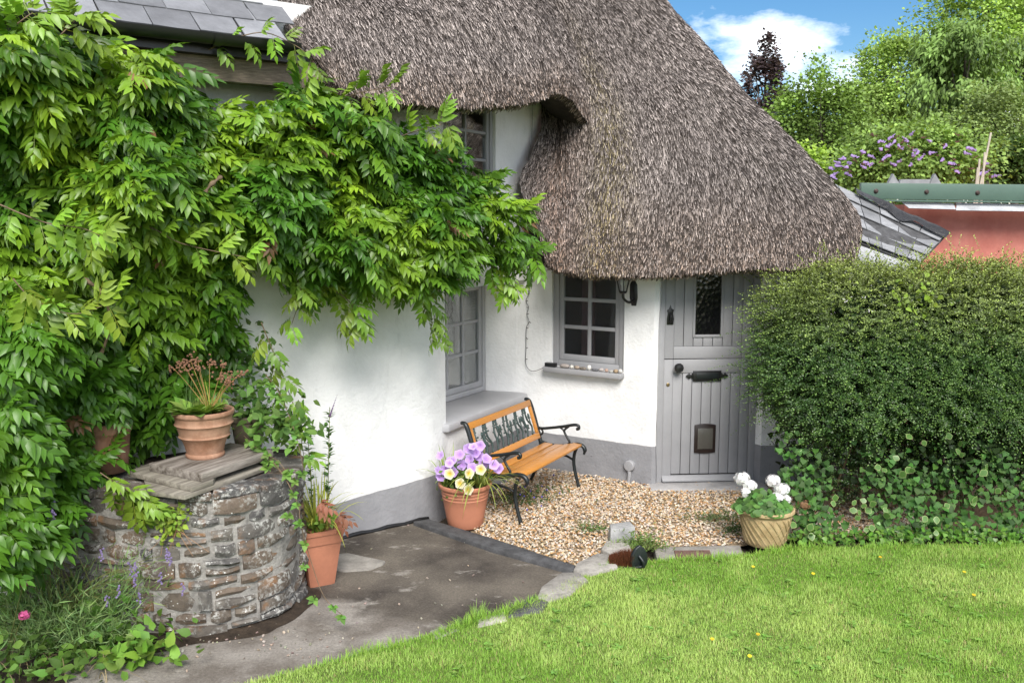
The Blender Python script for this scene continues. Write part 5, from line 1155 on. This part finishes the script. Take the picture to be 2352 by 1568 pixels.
V, F, C = merge(pr); g = npmesh('lawn_weeds', V, F, GRASS, C, None, True); tag(g, 'small clover and plantain rosettes in the lawn', 'weeds', None, 'stuff')
dis, disf = disc(11, .2)
for lab_, (x_, y_) in zip(('leftmost of the three yellow hawkbit flowers close together in the near lawn', 'rightmost of the three yellow hawkbits close together in the near lawn', 'nearest yellow hawkbit flower to the camera in the lawn', 'yellow hawkbit in the lawn just in front of the geranium pot', 'upper of two yellow hawkbits in the lawn at far right', 'lower of two yellow hawkbits in the lawn at far right', 'yellow hawkbit close to the hedge foot right of the geranium pot', 'yellow hawkbit in the lawn left of the geranium pot by the drain cover'), [(1636, 1466), (1741, 1455), (1722, 1505), (1868, 1316), (2215, 1312), (2237, 1365), (2022, 1278), (1730, 1300)]):
    p_ = gz(x_, y_, .07); t = thing('lawn_flower', lab_, 'flower', gz(x_, y_, .03), 'yellow flowers dotted in the lawn'); T_, F_, C_ = inst(dis, disf, np.array([tuple(p_)]), np.array([frames(np.array([[1., 0, 0]]), np.array([[.1, -.3, 1.]]))[0]]), np.array([.012]), jit((.80, .60, .04), 1))
    npmesh('flower_head', T_, F_, PETAL, C_, t); b = MB(); b.tube([Vector((p_.x, p_.y, .03)), p_], .0018, 4); b.build('stem', GSTEM, t)

# ================================================================== HEDGE
hg = thing('cotoneaster_hedge', 'dense clipped small-leaved hedge to the right of the front door', 'hedge', (3.5, 7.4, 0))
hc, hr = np.array([3.74, 7.55, 1.40]), np.array([1.63, .84, .63])
def hsurf(n, k0=.72, k1=1.0):
    dd = rdir(n); a = np.abs(dd); s_ = (a[:, 0] ** 7 + a[:, 1] ** 6 + a[:, 2] ** 6) ** (-1 / 6.3); sp_ = dd * s_[:, None]
    nrm = unit(np.sign(dd) * np.abs(sp_) ** 4 / hr); k_ = RNG.uniform(k0, k1, (n, 1)) ** .6; P_ = sp_ * hr * k_
    lum = vnoise((hc + P_) * 2.4, 21) * .6 + vnoise((hc + P_) * 6, 22) * .4; P_ = P_ * (1 + (lum[:, None] - .5) * .30); P_[:, 0] += np.clip(-P_[:, 2], 0, 1) ** 2 * .30 * (P_[:, 0] < 0); P_ = hc + P_
    return P_, nrm
HLM = leafmat('hedge_leaf', .38, .45, .18)
def sprigs(P0, nr, K, Lr, name, dark=1.0):
    ns = len(P0); dd = unit(nr * .55 + rdir(ns) * np.array([.9, .6, .45]) + np.array([-.10, -.12, .20])); tt = np.linspace(0, 1, K); Ls = RNG.uniform(*Lr, ns)
    PP_ = (P0[:, None] + dd[:, None] * (tt[None, :, None] * Ls[:, None, None]) + np.array([0, 0, -.05]) * (tt ** 2)[None, :, None] * (Ls / .2)[:, None, None]).reshape(-1, 3); N_ = len(PP_)
    up_ = np.repeat(unit(nr + np.array([0, 0, .8])), K, 0); sd_ = np.cross(np.repeat(dd, K, 0), up_) * np.where(np.arange(N_) % 2, 1, -1)[:, None]
    ld = unit(sd_ * .9 + np.repeat(dd, K, 0) * .7 + RNG.normal(0, .25, (N_, 3)))
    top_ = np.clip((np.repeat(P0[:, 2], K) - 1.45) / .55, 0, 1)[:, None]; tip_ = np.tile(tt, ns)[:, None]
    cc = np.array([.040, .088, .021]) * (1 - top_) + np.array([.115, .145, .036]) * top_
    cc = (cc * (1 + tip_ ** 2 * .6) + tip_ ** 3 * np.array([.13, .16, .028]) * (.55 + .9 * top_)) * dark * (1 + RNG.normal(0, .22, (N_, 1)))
    V, F, C = inst(DIAM, DIAF, PP_, frames(ld, up_ + RNG.normal(0, .4, (N_, 3))), np.stack([RNG.uniform(.012, .019, N_)] + [RNG.uniform(.018, .030, N_)] * 2, 1) * (1 - .35 * tip_), np.clip(cc, 0, 1))
    npmesh(name, V, F, HLM, C, hg)['kind'] = 'stuff'
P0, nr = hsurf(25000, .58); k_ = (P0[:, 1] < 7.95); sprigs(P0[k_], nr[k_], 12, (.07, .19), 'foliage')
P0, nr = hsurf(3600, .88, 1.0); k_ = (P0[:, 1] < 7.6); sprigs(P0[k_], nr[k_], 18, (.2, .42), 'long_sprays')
n = 1700; P0 = np.stack([RNG.uniform(2.35, 5.0, n), RNG.uniform(7.0, 7.7, n), RNG.uniform(.15, .85, n)], 1); sprigs(P0, unit(np.stack([0 * P0[:, 0], -1 + 0 * P0[:, 0], .2 + 0 * P0[:, 0]], 1)), 12, (.08, .2), 'lower_shade_foliage', .6)  # same leaves in a darker colour, painting the shade of the hollow below
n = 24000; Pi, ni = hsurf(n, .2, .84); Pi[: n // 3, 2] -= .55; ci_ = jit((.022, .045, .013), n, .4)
V, F, C = inst(DIAM, DIAF, Pi, frames(rdir(n), rdir(n)), np.stack([RNG.uniform(.04, .075, n)] * 3, 1), ci_); npmesh('inner_shade_foliage', V, F, LEAFS, C, hg)['kind'] = 'stuff'  # near-black filler leaves: the hedge's inner shade is put into their colour
for k in range(60):
    p0 = Vector((random.uniform(2.5, 4.9), random.uniform(7.1, 7.8), random.uniform(-.05, .1))); q_ = Vector((max(2.5, p0.x + random.gauss(0, .3)), random.uniform(6.95, 7.9), random.uniform(.9, 1.7))); b = MB(); b.tube([p0, (p0 + q_) / 2 + Vector((random.gauss(.03, .06), random.gauss(0, .08), 0)), q_], .011, 5, .005); b.build('branch', STEM, hg)
V_ = []; n = 60; P_ = np.array(at(2110, 690, 6.75)) + RNG.normal(size=(n, 3)) * np.array([.12, .06, .09]); V_ = leaves(P_, rdir(n), RNG.normal(size=(n, 3)) * .4 + np.array([0, -1., .6]), RNG.uniform(.03, .06, n), 1.9, jit((.24, .36, .05), n, .25))
bw_ = thing('bindweed', 'bright lime bindweed leaves climbing on top of the hedge', 'climber', at(2110, 760, 6.85)); npmesh('foliage', V_[0], V_[1], LEAFS, V_[2], bw_, True)['kind'] = 'stuff'
# ivy and periwinkle at its foot
HT = np.array([[0, 0, 0], [-.62, -.05, .05], [-.6, .45, .06], [0, 1.1, -.1], [.6, .45, .06], [.62, -.05, .05], [0, .4, 0]]); HF = np.array([[0, 6, 1], [1, 6, 2], [2, 6, 3], [3, 6, 4], [4, 6, 5], [5, 6, 0]])
iv = thing('ivy', 'heart-leaved ivy and ground cover along the foot of the hedge', 'ivy', (3.4, 6.8, 0)); Pv = []
for k in range(85):
    xs = RNG.uniform(2.1, 4.9); hs2 = RNG.uniform(.15, .85) * (.45 + .75 * n1s(xs * 2.3, 4, 0, seed=5)); m_ = int(8 + hs2 * 26); t_ = RNG.random(m_); Pv.append(np.stack([xs + RNG.normal(0, .05, m_) + .06 * np.sin(t_ * 4 + k), 6.74 + t_ * .22 + RNG.normal(0, .035, m_), .03 + t_ * hs2], 1))
Pv = np.concatenate(Pv); n = len(Pv); X_ = Pv[:, 0]
V, F, C = inst(HT, HF, Pv, frames(unit(np.stack([RNG.normal(0, .45, n), -.45 + 0 * X_, -.75 + RNG.normal(0, .3, n)], 1)), np.array([0, -1., .8]) + RNG.normal(0, .3, (n, 3))), RNG.uniform(.022, .048, n), jit((.05, .13, .021), n, .5)); npmesh('foliage', V, F, LEAFS, C, iv, True)['kind'] = 'stuff'
n = 900; X_ = RNG.uniform(1.95, 4.9, n); P_ = np.stack([X_, 6.66 + RNG.normal(0, .05, n), .03 + np.abs(RNG.normal(0, .05, n))], 1); V, F, C = inst(HT, HF, P_, frames(rdir(n, .3), np.array([0, -.6, 1.]) + RNG.normal(0, .3, (n, 3))), RNG.uniform(.018, .035, n), jit((.11, .23, .035), n, .35)); npmesh('ground_cover', V, F, LEAF, C, iv, True)['kind'] = 'stuff'
pw_ = thing('variegated_periwinkle', 'cream-edged periwinkle leaves dotted through the ivy under the hedge', 'periwinkle', (3.0, 6.7, 0)); PWT = [(-.5, .5), (-.28, .9), (0, 1.15), (.28, .9), (.5, .5), (.25, .1), (0, 0), (-.25, .1)]
for k, (x_, y_) in enumerate([(1960, 1160), (1990, 1150), (2010, 1165), (1975, 1190), (1985, 1220), (2040, 1080), (2075, 1060), (2090, 1075), (2190, 1020), (2200, 1040), (2240, 980), (2260, 1040), (2060, 1230), (2095, 1250), (2120, 1255), (1900, 1255), (1940, 1250), (2255, 1085), (2180, 1165), (2130, 1180), (1850, 1200), (1870, 1215), (2110, 1010), (1915, 1145), (2040, 1170), (2230, 1160), (2300, 1110), (2160, 1240)]):
    for rep in range(2):
        p_ = np.array(at(x_ + random.gauss(0, 8), y_ + random.gauss(0, 8), 6.60 + (1250 - y_) * .0006)); R_ = frames(rdir(1), np.array([[random.gauss(0, .4), -1., .6]]))[0]; s_ = random.uniform(.04, .062)
        o_ = np.array([(a_, b_, .0) for a_, b_ in PWT]); i_ = np.array([(a_ * .76, .09 + b_ * .82, .012) for a_, b_ in PWT]); vv = np.concatenate([o_, i_]) * s_; vv = vv @ R_.T + p_
        ff = [[j, (j + 1) % 8, 8 + (j + 1) % 8, 8 + j] for j in range(8)]; fcore = np.array([[8, 9, 10, 11], [8, 11, 12, 15], [12, 13, 14, 15]])
        npmesh('leaf', vv, np.array(ff + fcore.tolist()), LEAF, np.concatenate([np.tile([.37, .43, .18], (8, 1)), np.tile([.10, .20, .05], (8, 1))]), pw_, True)

# ================================================================== OUTBUILDING AND LEAN-TO
ob = thing('pink_outbuilding', 'pink rendered outbuilding with green metal fascia behind the hedge', 'outbuilding', (5.6, 10.6, 0))
def quadbox(pts, Yf, th): 
    P_ = [at(x_, y_, Yf) for x_, y_ in pts]; b = MB(); b.prism(P_, (0, th, 0)); return b
wl_ = [at(2078, 470, 10.6), at(2760, 480, 10.6)]; b = MB(); b.prism([(wl_[0].x, 10.6, 0), (wl_[1].x, 10.6, 0), (wl_[1].x, 10.6, 2.52), (wl_[0].x, 10.6, wl_[0].z)], (0, 3, 0)); b.build('wall', PINK, ob)
quadbox([(1978, 420), (2760, 428), (2760, 466), (1990, 457), (1978, 448)], 10.30, .05).build('fascia', GREENM, ob, 'auto', .004)
quadbox([(1990, 458), (2760, 467), (2760, 471), (1995, 462)], 10.285, .06).build('fascia_lip', GREENM, ob)
for x_, y_ in ((2012, 439), (2128, 441), (2245, 443), (2362, 445)):
    b = MB(Matrix.Translation(at(x_, y_, 10.30)) @ Matrix.Rotation(radians(90), 4, 'X')); b.lathe([(.026, -.002), (.026, .006), (.016, .012), (.016, .022), (.001, .024)], (0, 0, 0), 12); b.build('bolt', mat('bolt', (.07, .05, .045), metal=.5, rough=.5) if 'bolt' not in bpy.data.materials else bpy.data.materials['bolt'], ob)
for pts in ([(2072, 464), (2190, 467), (2196, 481), (2088, 478)], [(2198, 466), (2480, 472), (2480, 487), (2196, 483)]): 
    P_ = [at(x_, y_, 10.36 if y_ < 475 else 10.24) for x_, y_ in pts]; b = MB(); b.prism(P_, (0, .01, -.004)); b.build('flashing', LEAD, ob, 'auto', .002)
b = MB()
for x_ in (2054, 2150): b.prism([at(x_ - 14, 422, 10.7), at(x_ + 12, 422, 10.7), at(x_ + 6, 412, 10.7), at(x_ - 2, 399, 10.7)], (0, .06, 0))
b.prism([at(2066, 422, 10.72), at(2140, 422, 10.72), at(2136, 412, 10.72), at(2070, 412, 10.72)], (0, .06, 0)); b.build('ridge_tile', SLATE2, ob)
lt = thing('slate_lean_to', 'small slate lean-to roof edged with black membrane beside the thatch', 'lean-to roof', at(2050, 620, 9.3))
TL, TR, BR, BL = at(1880, 402, 10.2), at(2172, 540, 9.3), at(2112, 604, 8.95), at(1940, 540, 9.1)
la = ((TR - TL) + (BR - BL)) / 2; lu = ((TL - BL) + (TR - BR)) / 2; ln_ = la.cross(lu).normalized()
def bil(u, v): return BL * (1 - u) * (1 - v) + BR * u * (1 - v) + TR * u * v + TL * (1 - u) * v
b = MB(); b.prism([bil(u_, v_) - ln_ * .05 for u_, v_ in ((0, 0), (1, 0), (1, 1), (0, 1))], ln_ * .03); b.build('deck', EDGE, lt)
for i in range(6):
    for j in range(4):
        u0, u1 = i / 6 + .004, (i + 1) / 6 - .004; v0, v1 = j / 4 + .01 * random.random(), (j + 1) / 4 + .04
        b = MB(); e0 = ln_ * (.012 + random.uniform(0, .005)); b.prism([bil(u0, v0) + e0, bil(u1, v0) + e0, bil(u1, min(1, v1)) - ln_ * .012, bil(u0, min(1, v1)) - ln_ * .012], -ln_ * .009); b.build('slate', SLATE2, lt)
b = MB(); K = 26; V_ = []
for k in range(K + 1):
    u_ = .30 + .72 * k / K
    for v_, h_ in ((1.05, .0), (1.02, .03), (.96, .03), (.90 - .16 * n1s(u_ * 9, 0, 0) * (u_ > .55), .02)): V_.append(bil(u_, v_) + ln_ * (h_ + .03 * n1s(u_ * 14, v_ * 9, 2)))
b.add(V_, [(4 * k + j, 4 * k + 4 + j, 4 * k + 5 + j, 4 * k + 1 + j) for k in range(K) for j in range(3)]); b.build('membrane', MEMB, lt, True)
b = MB(); b.prism([bil(-.06, -.05) - ln_ * .02, bil(1.0, -.05) - ln_ * .02, bil(1.0, -.07) - ln_ * .03 + Vector((0, 0, -.10)), bil(-.1, -.07) - ln_ * .03 + Vector((0, 0, -.14))], (0, .03, 0)); b.build('fascia', LEAD, lt, 'auto', .004)
b = MB(); p0_, p1_ = bil(0, .02), bil(1, .02); b.prism([(p0_.x, p0_.y + .15, 0), (p1_.x, p1_.y + .2, 0), (p1_.x, p1_.y + .2, p1_.z - .08), (p0_.x, p0_.y + .15, p0_.z - .08)], (0, .1, 0)); b.build('wall', WALLR, lt)
cn = thing('garden_canes', 'few pale bamboo canes standing behind the green fascia', 'canes', at(2250, 424, 11.0))
for p_, q_ in (((2252, 424), (2276, 305)), ((2246, 424), (2250, 365)), ((2257, 424), (2262, 350)), ((2242, 424), (2246, 385))):
    b = MB(); w0 = at(*p_, 11.0); w1 = at(*q_, 11.0); b.tube([w0 + (w0 - w1) * 1.2, w1], .012, 6); b.build('cane', mat('cane', (.48, .43, .35), var=.2, bump=0) if 'cane' not in bpy.data.materials else bpy.data.materials['cane'], cn)
b = MB(); b.tube([at(1600, 262, 12), at(1740, 263, 16), at(1830, 258, 19)], .012, 5); tag(b.build('overhead_cable', BLACKP, None), 'thin overhead cable crossing in front of the copper tree', 'cable')

# ================================================================== BACKGROUND TREES
BARK = mat('bark', (.11, .09, .07), var=.4, scale=12)
def tree(name, label, cpx, Yd, rx, rz, n, L, wr, colr, T=LT, F=LTF, droop=0.0, clumps=40, cone=0.0, trunk=True, v=.35, sun=.5, cs=.34, group='trees and shrubs behind the outbuilding', mt=None):
    c_ = at(*cpx, Yd); s_ = Yd / FPX; R_ = np.array([rx * s_, rx * s_ * .8, rz * s_]); t = thing(name, label, 'tree', (c_.x, c_.y, 0), group)
    k = clumps; cd = rdir(k); cr_ = RNG.uniform(.45, .95, (k, 1)); Cc = cd * cr_
    if cone: Cc[:, :2] *= np.clip(1 - (Cc[:, 2:3] + 1) / 2 * cone, .08, 1)
    I = RNG.integers(0, k, n); rad = cs * (1 - cone * .35); q_ = Cc[I] + RNG.normal(size=(n, 3)) * rad * .5 * RNG.uniform(.5, 1.2, (k, 1))[I]
    P_ = np.array(c_) + q_ * R_; out = unit(q_ + 1e-6)
    d_ = unit(out * .6 + RNG.normal(size=(n, 3)) * .5 + np.array([0, 0, -droop])); u_ = out * .4 + np.array([0, -.2, 1.]) + RNG.normal(0, .35, (n, 3))
    lt_ = np.clip(q_[:, 2] * .5 + .5, 0, 1)[:, None]; cc_ = np.array(colr) * (1 + RNG.normal(0, .2, (n, 1))) * (1 + (RNG.random((k, 1))[I] - .5) * v * 2)
    V, F_, C = leaves(P_, d_, u_, RNG.uniform(.7, 1.3, n) * L, wr, np.clip(cc_, 0, 1), T, F); npmesh('crown', V, F_, mt or LEAFS, C, t, T is LT)['kind'] = 'stuff'
    b = MB(); b.tube([(c_.x, c_.y, -.05), (c_.x + .05, c_.y, c_.z * .5), (c_.x, c_.y, c_.z + R_[2] * .4)], [.09 * rx * s_ * .9, .07 * rx * s_, .02], 8)
    for k_ in range(14):
        z_ = c_.z + R_[2] * random.uniform(-.9, .3); e_ = Vector(c_) + Vector(Cc[k_ % k] * R_); p_ = Vector((c_.x, c_.y, max(.3, z_ - .2))); b.tube([p_, (p_ + e_) / 2 + Vector((0, 0, .1)), e_], .022 * rx * s_, 6, .006)
    b.build('trunk', BARK, t, True); return t
tree('copper_tree', 'dark purple-leaved conical tree standing behind the thatch against the sky', (1757, 198), 19, 88, 112, 5400, 0.050, 1.5, (.075, .052, .055), DIAM, DIAF, cone=.62, clumps=90, cs=.2, v=.4)
tree('garden_tree', 'mid green small-leaved bush right behind the thatch slope', (1890, 300), 15.5, 125, 135, 14725, 0.054, 1.0, (0.180, 0.285, 0.060), DIAM, DIAF, clumps=70, v=.45)
tree('garden_tree', 'small yellow-green bush low behind the lower thatch edge', (1860, 400), 13.5, 75, 60, 5580, 0.050, 1.2, (0.255, 0.375, 0.060), DIAM, DIAF, clumps=30)
tree('ash_tree', 'pale lime-green tree rising in the middle of the skyline', (2060, 190), 24, 105, 125, 13950, 0.079, .9, (0.300, 0.435, 0.105), DIAM, DIAF, clumps=60, v=.3)
tree('ash_tree', 'tall light green tree filling the top right corner', (2270, 55), 27, 165, 150, 20150, 0.094, .9, (0.285, 0.420, 0.090), DIAM, DIAF, clumps=80, v=.35)
tree('chestnut_tree', 'dark green tree with long drooping leaves at upper right', (2215, 170), 17, 130, 125, 8680, 0.108, .95, (0.180, 0.285, 0.075), droop=.9, clumps=55, v=.45, cs=.28)
tree('chestnut_tree', 'drooping long-leaved tree cut by the right picture edge', (2350, 165), 18, 85, 120, 5580, 0.108, .95, (0.210, 0.315, 0.090), droop=.9, clumps=40, v=.4, cs=.28)
tree('willow_bush', 'soft grey-green bush at the right edge above the outbuilding', (2275, 290), 14.5, 100, 95, 11625, 0.043, 1.0, (0.255, 0.345, 0.120), DIAM, DIAF, clumps=60, v=.35)
tree('dark_bush', 'dark green bush low at the right edge behind the canes', (2330, 380), 13.5, 60, 70, 5580, 0.050, 1.1, (0.075, 0.135, 0.030), DIAM, DIAF, clumps=40)
bud = tree('buddleia', 'buddleia bush covered in purple flower spikes behind the outbuilding', (2095, 365), 12.8, 180, 95, 13175, 0.061, .8, (0.225, 0.345, 0.083), clumps=80, v=.35, droop=.2, T=DIAM, F=DIAF)
b1, b2 = MB(), MB()
for k in range(80):
    a = random.uniform(-1, 1); x_ = 2095 + a * 190; y_ = 375 - (1 - a * a) * 95 * random.uniform(.1, 1) + random.uniform(0, 40); p_ = at(x_, y_, 12.0 + random.uniform(-.3, .2)); dv = Vector((random.choice((-1, 1)) * random.uniform(.3, 1), -.3, random.uniform(-.5, .5))).normalized(); bb = b1 if random.random() < .62 else b2; ln2 = random.uniform(.05, .12)
    for j in range(10): bb.ball(p_ + dv * ln2 * j / 10 + Vector((random.gauss(0, .006), 0, random.gauss(0, .006))), (.021 if bb is b1 else .012) * (1 - j / 14), 5)
b1.build('flower_spikes', mat('buddleia_purple', (.36, .26, .52), var=.3, scale=30, bump=0), bud)['kind'] = 'stuff'; b2.build('faded_spikes', mat('faded_brown', (.12, .06, .045), var=.3, bump=0), bud)['kind'] = 'stuff'
n = 16000; X_ = RNG.uniform(9, 34, n); P_ = np.stack([X_, RNG.uniform(32, 38, n), RNG.random(n) ** .7 * (4.6 + 1.8 * vnoise(np.stack([X_ * .5, 0 * X_, 0 * X_], 1), 3)) + .3], 1)
V, F, C = leaves(P_, rdir(n), rdir(n, .5), RNG.uniform(.15, .32, n), 1.4, jit((.10, .16, .035), n, .45), DIAM, DIAF); g = npmesh('far_hedgerow', V, F, LEAFS, C); tag(g, 'distant green hedgerow filling the gaps behind the garden trees', 'hedgerow', None, 'stuff')
